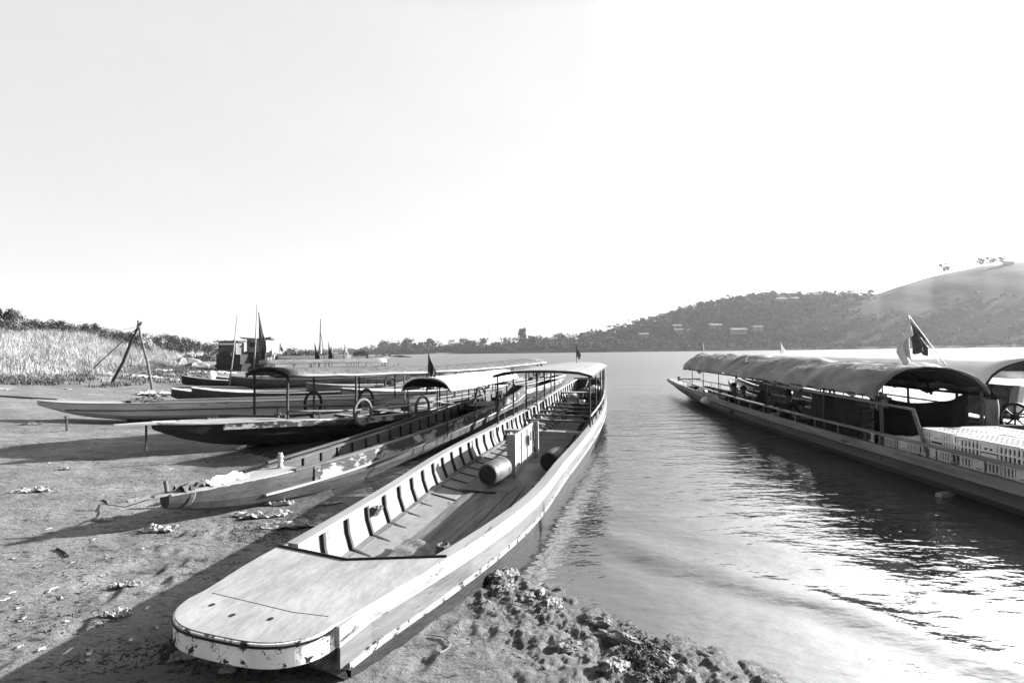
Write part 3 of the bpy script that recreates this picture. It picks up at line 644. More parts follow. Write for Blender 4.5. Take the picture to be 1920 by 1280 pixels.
    def thwart(s, u, z, m, w=.16, th=.035, name='bench', skew=0):
        c = s.at(u)[0]; hi = s.inner(u, z); return obj(name, MB().beam(s.P(u, c-hi, z), s.P(u+skew, c+hi, z), w, th), m, s.t)
    def post(s, u, side, z1, m, r=.022, z0=None, dv=-.04, lean=(0, 0), name='post', square=False):
        c, h, zg, zk = s.at(u); z0 = zg-.12 if z0 is None else z0; a = s.P(u, c+side*(h+dv), z0); b = s.P(u+lean[0], c+side*(h+dv)+lean[1], z1)
        mb = MB().beam(a, b, r*2, r*2, (0, 1, 0)) if square else MB().tube([a, [(a[i]*.5+b[i]*.5)+(random.uniform(-.01, .01) if i < 2 else 0) for i in range(3)], b], [r, r*.95, r*.85], 8)
        return obj(name, mb, m, s.t)
    def rail(s, u0, u1, dz, m, side, r=.014, dv=-.03, every=.8, n=24, m2=None, name='handrail', flat=None):
        pts = []
        for u in np.linspace(u0, u1, n):
            c, h, zg, zk = s.at(u); pts.append(s.P(u, c+side*(h+dv), zg+dz))
        if flat:
            V = []; f = []
            for p in pts:
                for a, b in ((-flat[0], 0), (flat[0], 0), (flat[0], -flat[1]), (-flat[0], -flat[1])): V.append((p[0]+s.n[0]*a/2, p[1]+s.n[1]*a/2, p[2]+b))
            for i in range(n-1):
                for k in range(4): f.append((i*4+k, i*4+(k+1) % 4, (i+1)*4+(k+1) % 4, (i+1)*4+k))
            f += [(3, 2, 1, 0), tuple((n-1)*4+k for k in range(4))]; o = obj(name, MB().add(V, f), m, s.t)
        else: o = obj(name, MB().tube(pts, r, 7), m, s.t, smooth=True)
        for u in np.arange(u0+every*.5, u1, every):
            c, h, zg, zk = s.at(u); obj('baluster', MB().tube([s.P(u, c+side*(h+dv), zg-.02), s.P(u, c+side*(h+dv), zg+dz-.005)], r*.8, 6), m2 or m, s.t)
        return o
    def canopy(s, u0, u1, z_e, z_p, hw0, hw1, m, thick=.03, n=20, k=13, sag=0, wr=0, seed=1, c0=None, c1=None, dz1=0, under=None, name='canopy', power=.5, ragged=0):
        """arched roof: eave height z_e, crown z_p"""
        c0 = s.at(u0)[0] if c0 is None else c0; c1 = s.at(u1)[0] if c1 is None else c1
        F_, A_ = np.meshgrid(np.linspace(0, 1, n+1), np.linspace(-1, 1, k+1), indexing='ij'); U = u0+(u1-u0)*F_; HW = hw0+(hw1-hw0)*F_
        Z = z_e+(z_p-z_e)*np.maximum(0, 1-np.abs(A_)**2.2)**power-sag*4*F_*(1-F_)+dz1*F_
        if wr:
            Z = Z+wr*fbm(U*1.6, A_*1.8, 3, seed)+wr*.6*fbm(U*4, A_*1.0, 2, seed+5)+wr*.16*fbm(U*9+A_*5, A_*4, 2, seed+7)-np.where(np.abs(A_) > .95, ragged*np.abs(fbm(U*2.3, 3.3*np.sign(A_), 3, seed+9)), 0); HW = HW*(1+.03*fbm(U*2, A_, 2, seed+2))
        Vv = c0+(c1-c0)*F_+A_*HW; G = [[s.P(U[i, j], Vv[i, j], Z[i, j]) for j in range(k+1)] for i in range(n+1)]
        s.roof = G; o = obj(name, MB().grid(G, thick), m, s.t, smooth=wr > 0)
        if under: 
            G2 = [[(p[0], p[1], p[2]-thick-.012) for p in r[1:-1]] for r in G[1:-1]]; obj('canopy_underside', MB().grid(G2), under, o)
        return o
    def hoop(s, i, m, r=.02, drop=.05, name='hoop'):
        row = s.roof[i]; return obj(name, MB().tube([(p[0], p[1], p[2]-drop) for p in row], r, 6), m, s.t, smooth=True)
def cloth_flag(base, top, w, ln, m, parent, seed=0, out=(1, 0), name='flag'):
    """limp cloth tied along the upper part of a pole and hanging down in folds"""
    base = Vector(base); top = Vector(top); G = []; nu, nv = 16, 14; pl = (top-base).length; o_ = Vector((out[0], out[1], 0)); o_ = o_.normalized() if o_.length > .01 else Vector((1, 0, 0))
    for i in range(nu+1):
        a = i/nu; at_ = top.lerp(base, min(.9, ln*.55*a/pl)); row = []
        for j in range(nv+1):
            b = j/nv; wd = w*a*(.35+.65*math.sin(min(1, b*1.4)*1.57)); fold = .16*w*math.sin(a*11+seed)*b; L_ = ln*(1-.35*a)*(1+.08*math.sin(a*9+seed))
            q = at_+o_*wd*(1-.35*b*b)+Vector((-o_.y, o_.x, 0))*(fold+.05*w*math.sin(b*6+seed)); row.append((q.x, q.y, q.z-L_*b))
        G.append(row)
    o = obj(name, MB().grid(G, 0), m, parent, smooth=True); md = o.modifiers.new('s', 'SOLIDIFY'); md.thickness = .004; return o
def flagpole(bt, p0, p1, w, ln, m, seed=0, r=.012, pm='pole', out=(1, 0), name='flag_pole', two=None):
    o = obj(name, MB().tube([p0, p1], [r, r*.7], 6), M[pm], bt); f = cloth_flag(p0, p1, w, ln, M[m], o, seed, out)
    return o

# ---- the near boat
A = Boat('near long boat with pale flat bow deck and flat sheet roof on thin posts', 17, [
    (2.60, -2.40, .56, .47, -.16), (2.95, -2.38, .63, .47, -.17), (3.4, -2.33, .70, .47, -.18), (4.9, -2.24, .885, .48, -.2), (6.8, -2.31, .985, .50, -.2), (9.5, -2.31, 1.01, .54, -.22),
    (12.5, -2.33, .96, .63, -.2), (14.5, -2.39, .85, .76, -.16), (16.5, -2.49, .69, .88, -.05), (18.6, -2.60, .47, 1.0, .12)], M['panel'],
    n=96, sec=[(1.0, 0), (.98, .25), (.91, .51), (.46, .625), (.3, .9), (0, 1.0)])
DK = .47
# bow deck: rounded plate with a peeling painted edge
def bowdeck():
    top = []; N = 41
    for i in range(N):
        t = i/(N-1); a = -1+2*t; c, h = -2.42, .535; u = 2.42-.27*(1-abs(a)**3.2)**.6; top.append((u, c+a*(h+.03)))
    rear = []
    for i in range(N):
        a = 1-2*i/(N-1); c, h, _, _ = A.at(3.35); v = c+a*(h+.03); u = float(np.interp(v, [-3.05, -2.34, -1.62], [3.27, 3.19, 3.45])); rear.append((u, v))
    return top, rear
top, rear = bowdeck()
side = []
for u in np.linspace(2.55, 3.3, 8)[:-1]: c, h, _, _ = A.at(u); h -= .02*max(0, 2.7-u)/.3; side.append((u, c+h+.03))
outl = top+side+rear+[(u, A.at(u)[0]*2-v) for u, v in side[::-1] if u < 3.2]
def plate(outl, z1, z0):
    n = len(outl); return MB().add([A.P(u, v, z1) for u, v in outl]+[A.P(u, v, z0) for u, v in outl], [tuple(range(n)), tuple(range(2*n-1, n-1, -1))]+[(i, n+i, n+(i+1) % n, (i+1) % n) for i in range(n)])
dk = obj('bow_deck', plate(outl, DK+.035, DK+.008), M['deck'], A.t)
# edge band around the rounded front and down both sides
V = []; f = []; eo = [(u-.012 if i else u, v) for i, (u, v) in enumerate(top)]
for u, v in top: V += [A.P(u-.012, v, DK+.030), A.P(u-.012, v, DK-.105), A.P(u+.03, v, DK-.105), A.P(u+.03, v, DK+.030)]
for i in range(len(top)-1):
    for k in range(4): f.append((i*4+k, (i+1)*4+k, (i+1)*4+(k+1) % 4, i*4+(k+1) % 4))
f += [(0, 1, 2, 3), tuple((len(top)-1)*4+3-k for k in range(4))]
obj('deck_edge', MB().add(V, f), M['edge'], dk)
b = MB(); pts = [A.P(u+.01, v, DK+.039) for u, v in rear]; b.tube([(p[0], p[1], p[2]) for p in pts], .012, 6); obj('deck_strip', b, M['black'], dk)
# seam line just under the deck lip and the four bolt holes
b = MB().tube([A.P(u-.016, v, DK+.012) for u, v in top], .007, 5); obj('edge_cord', b, M['black'], dk)
for u, v in ((2.40, -2.76), (2.34, -2.53), (2.37, -2.27)):
    G = [[A.P(u+.018*k*math.cos(t), v+.018*k*math.sin(t), DK+.0375) for t in np.linspace(0, 2*math.pi, 13)] for k in (0.01, 1)]; obj('bolt_hole', MB().grid(G), M['black'], dk)
for pts in ([(2.52, -2.9), (2.50, -2.6), (2.47, -2.2), (2.49, -1.95)],):
    obj('deck_seam', MB().tube([A.P(u, v, DK+.0335) for u, v in pts], .0035, 4), M['rib'], dk)
# raked underside of the bow
c, h = -2.42, .535; b = MB()
b.add([A.P(2.28, c-h*.8, DK-.08), A.P(2.28, c+h*.8, DK-.08), A.P(2.44, c+h*1.02, DK-.08), A.P(2.60, c+h*1.02, .05), A.P(2.68, c, .02), A.P(2.72, c-h*.95, .12), A.P(2.44, c-h*1.02, DK-.08)],
      [(0, 6, 5), (0, 5, 4), (0, 4, 1), (1, 4, 3), (1, 3, 2), (0, 1, 2, 6)]); obj('bow_transom', b, M['brown'], A.t)
for sd in (-1, 1):
    A.cap(M['white'], .10, .032, sd, 3.36, 18.6)
    A.strake('rub_strake', M['white'], -.028, .12, .022, 2.42, 18.6, sd)
    A.strake('side_plank', M['splank'], .093, .145, .010, 2.45, 18.6, sd)
    A.strake('lower_rub_rail', M['trim'], .24, .045, .05, 2.52, 18.4, sd)
    A.strake('bottom_plank', M['dark'], .287, .30, .012, 2.6, 18.0, sd, n=50)
    A.stringer(.325, M['plank'], sd, .07, .03, 4.0, 12.8 if sd < 0 else 9, name='stringer')
# ribs
for u in np.concatenate([np.arange(3.75, 9.8, .385), np.arange(9.9, 18.3, .33)]):
    A.rib(u, M['rib'], -1, .030, .035, .08)
    if u > 5: A.rib(u+.05, M['rib'], 1, .036, .05, .075)
A.floor(3.42, 6.5, .078, M['plank'], 1.0, 14, 'plank_floor', .03)
# split, weathered boards on the right of the bow well
for i, (v0, v1, ua, ub) in enumerate(((.10, .34, 3.7, 6.6), (.37, .62, 3.8, 6.9), (.66, .9, 4.2, 6.5))):
    G = []
    for u in np.linspace(ua, ub, 12):
        c = A.at(u)[0]; hi = A.inner(u, .10); G.append([A.P(u, c+hi*(v0+(v1-v0)*k+.02*math.sin(u*2+i)), .108+.004*i) for k in (0, .5, 1)])
    obj('bow_plank', MB().grid(G, .02), M['plank'], A.t)
for k, (ua, ub) in enumerate(((6.5, 8.35), (8.37, 10.6), (10.62, 12.9), (12.92, 15.2), (15.22, 17.3))): A.floor(ua, ub, .105+.001*k, M['ply'], .70 if k else .8, 8, 'plywood_sheet', .018)
A.floor(6.5, 17.6, .06, M['darkgrey'], 1.0, 20, 'bilge_board', .02)
# benches
for i, (u, z, w_) in enumerate(((10.15, .36, .20), (11.65, .38, .12), (12.45, .40, .12), (13.15, .42, .12), (13.85, .45, .14), (14.55, .49, .16), (16.0, .70, .26))):
    A.thwart(u, z, M['lightwood'] if i in (0, 6) else M['plank'], w_, .045)
# roof of flat sheets over thin posts
A.canopy(9.55, 15.1, 1.60, 1.70, 1.03, .86, M['roofm'], .035, 12, 8, 0, 0, name='roof', dz1=.04)
gr = A.roof
obj('roof_fascia', MB().tube([(p[0]-.0, p[1]-.01, p[2]-.02) for p in gr[0]], .028, 6), M['dpole'], A.t)
for sd in (0, -1): obj('roof_edge', MB().tube([(r[sd][0], r[sd][1], r[sd][2]-.03) for r in gr], .022, 6), M['dpole'], A.t)
pu = [9.65, 10.75, 11.85, 12.85, 13.75, 14.5, 15.0]
for u in pu:
    A.post(u, -1, 1.61, M['dpole'], .020); A.post(u, 1, 1.61, M['dpole'], .020)
A.rail(9.6, 15.2, .22, M['pole'], -1, .014, every=1.05); A.rail(9.6, 15.2, .24, M['lightwood'], 1, .018, every=.7, m2=M['dpole'])
# rolled side curtains at the rear right
for u in (13.2, 13.9, 14.7):
    c, h, zg, _ = A.at(u); G = [[A.P(u+.12*math.cos(t), c+h-.03+.035*math.sin(t)+.02*math.sin(z*5+u), z) for t in np.linspace(0, 2*math.pi, 9)] for z in np.linspace(zg+.1, 1.58, 8)]
    obj('rolled_curtain', MB().grid(G), M['cloth' if u > 13.5 else 'dcloth'], A.t, smooth=True)
# stern: high transom, engine housing, tackle
b = MB(); c, h, zg, zk = A.at(18.55); b.beam(A.P(18.5, c-h, zg-.22), A.P(18.5, c+h, zg-.22), .05, .46); obj('stern_board', b, M['darkgrey'], A.t)
b = MB().beam(A.P(18.45, c-h-.08, zg+.05), A.P(18.45, c+h+.08, zg+.05), .16, .05); obj('stern_rail', b, M['lightwood'], A.t)
def engine(bt, u, v, z, L_=.8, s=1.0, flywheel=True):
    e = MB(); e.box(bt.P(u, v, z+.22*s), (.36*s, L_*s, .30*s), -bt.a); e.box(bt.P(u+.1*s, v, z+.42*s), (.24*s, L_*.5*s, .12*s), -bt.a); e.box(bt.P(u, v, z+.04*s), (.46*s, L_*1.1*s, .07*s), -bt.a)
    o = obj('engine', e, M['black'], bt.t)
    for k in (-.2, 0, .2): obj('cylinder_head', MB().lathe([(0, .0), (0, .06*s), (.16*s, .055*s), (.16*s, 0)], bt.P(u+k*s, v+.02, z+.44*s), (0, 0, 1), 10), M['metal'], o)
    obj('exhaust_pipe', MB().tube([bt.P(u+.2*s, v+.1*s, z+.3*s), bt.P(u+.25*s, v+.22*s, z+.35*s), bt.P(u+.25*s, v+.24*s, z+.8*s)], .03*s, 8), M['metal'], o)
    if flywheel: obj('flywheel', MB().lathe([(0, 0), (0, .19*s), (.05, .19*s), (.05, 0)], bt.P(u-L_*.5*s-.06, v, z+.22*s), (bt.d[0], bt.d[1], 0), 20), M['metal'], o)
    return o
engine(A, 15.3, -2.15, .13, .75, 1.1); 
b = MB().box(A.P(14.95, -2.2, .30), (.85, .3, .36), -A.a); obj('engine_box', b, M['darkgrey'], A.t)
obj('propeller_shaft', MB().tube([A.P(16.2, -2.5, .5), A.P(19.3, -2.62, 1.25)], .025, 8), M['metal'], A.t)
flagpole(A.t, A.P(14.2, -2.35, 1.68), A.P(14.25, -2.35, 2.33), .16, .42, 'gcloth', 2, .01, out=(.9, -.2))

# things lying in the near boat
def drum(u, v, ang, label, mt, r=.20, ln=.62, z=.125):
    t = thing('barrel', label, 'barrel', A.P(u, v, z), -A.a-R(ang), 'plastic barrels lying in the near boat'); a = A.a+R(ang); d = (math.sin(a), math.cos(a), 0); c = A.P(u, v, z+r)
    prof = [(0, r*.80), (.0, r*.9), (.03, r*.97), (.09, r), (.10, r*1.03), (.13, r*1.03), (.14, r*1.0), (ln*.45, r*1.02), (ln-.14, r), (ln-.13, r*1.03), (ln-.10, r*1.03), (ln-.09, r), (ln-.03, r*.96), (ln, r*.88), (ln, .0)]
    obj('barrel_body', MB().lathe(prof, c, d, 28), mt, t, smooth=False)
    obj('barrel_lid', MB().lathe([(.012, 0), (.012, r*.86), (.0, r*.88)], c, d, 24), M['drumd'], t)
    obj('bung', MB().lathe([(-.02, 0), (-.02, .02), (.012, .025)], (c[0], c[1], c[2]+r*.5), d, 10), M['black'], t)
drum(6.66, -2.44, 8, 'pale barrel lying on its side left of the white panel', M['drum'], .168, .54)
drum(7.66, -1.74, 6, 'barrel lying on its side by the right gunwale', M['darkgrey'], .17, .50)
t = thing('panel_box', 'white upright panel with square recesses standing across the near boat floor', 'panel', A.P(7.35, -2.26, .13), -A.a)
pl = MB()
pl.beam(A.P(7.38, -2.27, .44), A.P(8.85, -2.31, .46), .03, .60); obj('panel_board', pl, M['white'], t)
for u in (7.36, 8.87): obj('end_frame', MB().box(A.P(u, -2.28, .445), (.14, .05, .66), -A.a), M['lightwood'] if u < 8 else M['white'], t)
for k in range(1, 4): obj('batten', MB().beam(A.P(7.4+k*.37, -2.235, .15), A.P(7.4+k*.37, -2.235, .74), .018, .012, (0, 1, 0)), M['lightwood'], t)
obj('batten', MB().beam(A.P(7.4, -2.236, .46), A.P(8.84, -2.276, .47), .014, .016), M['lightwood'], t)
for u, z in ((8.25, .52), (8.62, .55)): obj('slot', MB().box(A.P(u, -2.242, z), (.03, .06, .17), -A.a), M['black'], t)
# net mat and rope in the bow well
G = [[A.P(3.85+.62*i/10+.06*math.sin(j*.7), -2.45+.95*j/14-.12*i/10, .155+.05*(1-i/10)+.012*math.sin(i*1.3+j)) for j in range(15)] for i in range(11)]
single('net', MB().grid(G, .012), M['net'], 'coarse woven net mat folded behind the bow deck', 'net')
pts = [A.P(3.36+.012*k+.02*math.sin(k*.9), -2.70+1.0*k/16, DK-.06-.07*math.sin(k/16*math.pi)) for k in range(17)]
r_ = MB().tube(pts, .016, 8)
for k in range(5): r_.tube([A.P(3.66+.05*math.cos(q)+.012*k, -1.76+.045*math.sin(q), DK-.07+.02*k) for q in np.linspace(0, 5.6, 10)], .013, 6)
single('rope', r_, M['rope'], 'grey rope lying along the back of the bow deck', 'rope')
r_ = MB()
for k in range(4): r_.tube([A.P(4.62+.05*math.cos(q)+.01*k, -3.02+.05*math.sin(q)+.01*k, .34+.02*k) for q in np.linspace(0, 5.8, 10)], .013, 6)
single('rope', r_, M['rope'], 'small knot of rope tied at a rib on the left wall', 'rope')
single('bowl', MB().lathe([(0, .02), (.0, .07), (.12, .09), (.12, .08), (.02, .06), (.02, 0)], A.P(14.2, -2.2, .52), (0, 0, 1), 14), M['crate'], 'small white tub on a bench under the roof', 'tub')
r_ = MB(); rg = np.random.default_rng(4)
G = []
for i in range(9):
    ph = -math.pi/2*.3+i/8*math.pi*.6; G.append([A.P(15.9+.24*math.cos(t)*math.cos(ph)*(1+.2*math.sin(3*t+i)), -2.05+.2*math.sin(t)*math.cos(ph)*(1+.25*math.cos(2*t+i)), .80+.16*math.sin(ph)) for t in np.linspace(0, 2*math.pi, 12)])
single('sack', MB().grid(G), M['wcloth'], 'pale bundle of cloth on the rear bench of the near boat', 'sack')
# ---- the worn boat beside it
B = Boat('narrow worn boat with peeling side and a low dark-ended arched canopy', 20, [
    (3.93, -5.80, .08, .46, .30), (4.3, -5.68, .15, .46, .18), (5.0, -5.50, .24, .46, .06), (5.7, -5.42, .31, .47, -.03), (6.7, -5.40, .38, .48, -.12), (8.0, -5.41, .43, .50, -.15), (9.6, -5.42, .48, .55, -.17), (11.5, -5.45, .50, .62, -.15),
    (13.4, -5.42, .46, .74, -.08), (14.8, -5.38, .36, .88, .1), (15.4, -5.36, .26, .95, .3)], M['greyp'], n=80, sec=[(1.0, 0), (.99, .3), (.93, .55), (.62, .85), (.25, .97), (0, 1.0)])
for sd in (-1, 1):
    B.strake('worn_side_plank', M['peel'], .012, .19, .016, 5.6, 15.2, sd)
    B.strake('rub_rail', M['lightwood'], .21, .028, .03, 4.9, 15.1, sd)
    B.cap(M['plank'], .07, .025, sd, 5.3, 15.3)
    for u in np.arange(6.0, 14.6, .42): B.rib(u, M['rib'], sd, .035, .03, .06)
    B.rail(5.3, 12.5, .10, M['darkgrey'], sd, every=.9, flat=(.05, .03), name='upper_rail') if sd < 0 else None
# narrow fore deck and projecting tip plate
G = [[B.P(u, B.at(u)[0]+k*B.at(u)[1], B.at(u)[2]+.012) for k in (-1, 0, 1)] for u in np.linspace(3.95, 5.45, 12)]
obj('bow_deck', MB().grid(G, .02), M['lightwood'], B.t)
tpl = [(4.02, -5.90), (4.02, -5.70), (3.62, -5.93), (3.62, -5.98)]
obj('tip_plate', MB().add([B.P(u, v, z) for z in (.478, .455) for u, v in tpl], [(0, 1, 2, 3), (7, 6, 5, 4), (0, 4, 5, 1), (1, 5, 6, 2), (2, 6, 7, 3), (3, 7, 4, 0)]), M['trim'], B.t)
obj('bow_peg', MB().tube([B.P(3.98, -5.82, .44), B.P(3.96, -5.83, .62)], .022, 8), M['pole'], B.t)
obj('mooring_post', MB().lathe([(0, .03), (.03, .045), (.05, .03), (.09, .03), (.10, .045), (.13, .03), (.17, .045), (.2, .03), (.22, .03), (.22, 0)], B.P(5.35, -5.50, .47), (0, 0, 1), 12), M['lightwood'], B.t)
B.floor(5.6, 14.6, .065, M['darkgrey'], .98, 18)
obj('bulkhead', MB().beam(B.P(5.5, -5.43-.26, .33), B.P(5.5, -5.43+.26, .33), .03, .26), M['pale'], B.t)
for u, z in ((7.9, .30), (8.6, .32), (9.4, .34), (10.4, .36), (12.2, .5)): B.thwart(u, z, M['plank'], .14, .03)
B.canopy(9.3, 14.0, 1.26, 1.54, .62, .52, M['wtarp'], .02, 14, 14, 0, .02, 3, under=M['under'], power=.62)
obj('canopy_end', MB().grid([[tuple(p[:2])+(p[2]-.03-.17*q*(1-abs(-1+2*j/14)**2),) for j, p in enumerate(B.roof[0])] for q in (0, .5, 1)], .006), M['dtarp'], B.t)
B.hoop(0, M['dpole'], .02, .03)
for u in (9.35, 10.8, 12.2, 13.7):
    for sd in (-1, 1): B.post(u, sd, 1.27, M['dpole'], .013, z0=.25, dv=.02)
flagpole(B.t, B.P(9.45, -5.45, 1.5), B.P(9.45, -5.43, 2.12), .2, .5, 'dcloth', 4, .012, out=(1, .1))
engine(B, 13.6, -5.4, .42, .5, .8)
obj('hatch_cover', MB().add([B.P(12.6+.75*math.cos(t), -5.42+.38*math.sin(t), z) for z in (.60, .63) for t in np.linspace(0, 2*math.pi, 19)[:-1]], [tuple(range(17, -1, -1)), tuple(range(18, 36))]+[(i, (i+1) % 18, 18+(i+1) % 18, 18+i) for i in range(18)]), M['black'], B.t)
# rags and stones on its bow tip
G = [[B.P(4.35+.5*i/8, -5.78+.26*j/6, .50+.025*math.sin(i*1.7+j*2.1)+.03*math.sin(j)) for j in range(7)] for i in range(9)]
single('plastic_sheet', MB().grid(G, .006), M['wcloth'], 'crumpled white plastic sheet lying on the worn boat bow', 'plastic sheet')
G = [[B.P(4.05+.36*i/8, -5.84+.2*j/6, .49+.06*math.sin(i*1.2+j*1.5)) for j in range(7)] for i in range(9)]
single('rag', MB().grid(G, .01), M['darkgrey'], 'dark wet rag heaped beside the peg on the worn boat bow', 'rag')
b = MB(); 
for k in range(3): b.tube([B.P(4.12+.012*k+.05*math.cos(q), -5.76+(.14+.01*k)*math.sin(q), .40+.12*math.cos(q)) for q in np.linspace(0, 6.28, 20)], .014, 6, True)
single('rope', b, M['rope'], 'rope wound around the tip of the worn boat', 'rope')

# ---- boat with the long mat roof
C_ = Boat('long boat with curved mat roof on wooden posts and tyres along its side', 36, [
    (3.6, -11.52, .22, .74, .60), (4.0, -11.47, .38, .70, .40), (4.5, -11.42, .52, .66, .22), (5.7, -11.35, .86, .60, .0), (7.3, -11.28, 1.05, .47, -.1), (8.9, -11.25, 1.12, .42, -.15), (11.0, -11.28, 1.12, .44, -.15),
    (13.5, -11.35, 1.0, .5, -.12), (16.5, -11.45, .8, .62, -.05), (19.0, -11.5, .55, .8, .1)], M['dark'], n=80, sec=[(1.0, 0), (.96, .15), (.86, .5), (.62, .85), (.25, .97), (0, 1.0)])
for sd in (-1, 1):
    C_.strake('rub_strake', M['peel'], -.01, .13, .03, 4.6, 18.8, sd); C_.cap(M['lightwood'], .10, .03, sd, 3.6, 19)
    C_.rail(5.8, 17.5, .22, M['bamboo'], sd, .02, every=1.4, m2=M['dpole']); C_.stringer(.12, M['pale'], sd, .3, .03, 6, 18, name='side_bench')
G = [[C_.P(u, C_.at(u)[0]+k*C_.at(u)[1], C_.at(u)[2]+.02) for k in (-1, 0, 1)] for u in np.linspace(3.62, 5.9, 14)]
obj('bow_deck', MB().grid(G, .03), M['lightwood'], C_.t)
obj('tip_plate', MB().add([C_.P(3.7, -11.78, .755), C_.P(3.7, -11.25, .755), C_.P(2.95, -11.52, .80), C_.P(2.95, -11.62, .80), C_.P(3.7, -11.78, .725), C_.P(3.7, -11.25, .725), C_.P(2.95, -11.52, .78), C_.P(2.95, -11.62, .78)], [(0, 1, 2, 3), (7, 6, 5, 4), (0, 4, 5, 1), (1, 5, 6, 2), (2, 6, 7, 3), (3, 7, 4, 0)]), M['lightwood'], C_.t)
obj('coaming', MB().beam(C_.P(5.0, -12.0, .70), C_.P(5.9, -10.75, .67), .05, .06), M['darkgrey'], C_.t)
for u, v in ((4.7, -11.85), (5.7, -10.75)): obj('cleat', MB().lathe([(0, .05), (.06, .04), (.07, .07), (.11, .07), (.12, 0)], C_.P(u, v, .66), (0, 0, 1), 10), M['pole'], C_.t)
C_.floor(5.9, 18.5, .12, M['ply'], .95, 16)
for u in np.arange(7, 17, 1.3): C_.thwart(u, .34, M['lightwood'], .2, .03)
C_.canopy(5.75, 16.9, 1.62, 1.80, 1.0, .85, M['thatch'], .035, 26, 12, .13, .022, 6, under=M['under'], c0=-11.35, c1=-11.42, power=.7)
obj('roof_end', MB().grid([[tuple(p[:2])+(p[2]-.02-.09*q,) for p in C_.roof[0]] for q in (0, 1)], .01), M['dtarp'], C_.t)
for sd in (0, -1): obj('eave_pole', MB().tube([(r[sd][0], r[sd][1], r[sd][2]+.01) for r in C_.roof], .035, 8), M['bamboo'], C_.t, smooth=True)
for i, u in enumerate((5.85, 7.5, 9.0, 10.4, 11.8, 13.2, 14.6, 16.6)):
    for sd in (-1, 1):
        f = (u-5.75)/11.15; ze = 1.60-.13*4*f*(1-f)
        C_.post(u, sd, ze, M['dpole' if (i+sd) % 3 else 'pole'], .032 if i < 2 else .024, dv=-.12, lean=(0, 0))
for u in (4.0,): obj('prop', MB().tube([C_.P(3.45, -11.5, .22), C_.P(3.45, -11.5, .74)], .02, 6), M['dpole'], C_.t)
flagpole(C_.t, C_.P(17.8, -11.4, .8), C_.P(17.8, -11.4, 1.7), .2, .5, 'dcloth', 4, .012)

# tyres hung as fenders: each its own thing
def tyre_mesh(c, nrm, ro, ri, sq=1.0):
    nrm = Vector(nrm).normalized(); x = nrm.cross(Vector((0, 0, 1))).normalized(); z = Vector((0, 0, 1)); b = MB(); c = Vector(c)
    return b.tube([c+x*math.cos(t)*ro+z*math.sin(t)*ro*sq for t in np.linspace(0, 2*math.pi, 33)[:-1]], ri, 10, True)
TG = 'worn tyres hung along the moored boats'
def tyre(bt, u, side, z, label, m='wtyre', ro=.25, ri=.04, sq=1.25, dv=.07):
    c, h, _, _ = bt.at(u); p = bt.P(u, c+side*(h+dv), z); b = tyre_mesh(p, (bt.n[0], bt.n[1], 0), ro, ri, sq)
    o = single('tyre', b, M[m], label, 'tyre', TG, smooth=True)
tyre(C_, 7.55, 1, .63, 'pale narrow tyre hanging by the mat-roofed boat, nearest the camera'); tyre(C_, 9.5, 1, .55, 'tyre on the mat-roofed boat just left of the arched canopy', 'wtyre', .24, .04)
tyre(C_, 7.6, -1, .72, 'dark tyre on the far side of the mat-roofed boat near its bow', 'rubber'); tyre(C_, 9.4, -1, .66, 'dark tyre on the far side of the mat-roofed boat, second from its bow', 'rubber'); tyre(C_, 12.2, 1, .62, 'tyre on the mat-roofed boat seen under the arched canopy', 'rubber', .24)
tyre(C_, 14.2, 1, .66, 'pale tyre near the stern of the mat-roofed boat', 'wtyre', .24, .045)

# ---- pale hull lying on the mud at the left
E_ = Boat('pale open boat with dark bottom lying on the mud at the left', 77, [
    (-10.45, -17.0, .06, .80, .68), (-9.7, -17.0, .30, .74, .42), (-8.2, -16.95, .50, .68, .16), (-6.0, -16.9, .62, .66, .06), (-3.0, -16.85, .70, .64, .0), (0.5, -16.8, .72, .64, -.05), (1.2, -16.8, .5, .66, 0)], M['whull'],
    n=50, sec=[(1.0, 0), (.985, .25), (.95, .6), (.6, .88), (.25, .97), (0, 1.0)])
for sd in (-1, 1): E_.cap(M['lightwood'], .08, .03, sd); E_.strake('bottom_plank', M['dark'], .46, .2, .02, -8.0, 1.1, sd, n=30); E_.strake('rub_rail', M['darkgrey'], .17, .03, .03, -9.6, 1.1, sd, n=30)
G = [[E_.P(u, E_.at(u)[0]+k*E_.at(u)[1], E_.at(u)[2]+.02) for k in (-1, 0, 1)] for u in np.linspace(-10.4, -7.6, 10)]; obj('bow_deck', MB().grid(G, .03), M['lightwood'], E_.t)
E_.floor(-7.5, 1, .2, M['ply'], .9, 10)
for u in (-6, -4.4, -2.8, -1.2): E_.thwart(u, .5, M['plank'], .2, .03)
single('rag', MB().grid([[E_.P(-8.2+.8*i/8, -17.5+.9*j/8, .74+.12*math.sin(i*1.3+j)*math.sin(j*.6)-.25*max(0, j/8-.7)) for j in range(9)] for i in range(9)], .02), M['brown'], 'dark rag and rope heaped on the pale boat bow', 'rag')

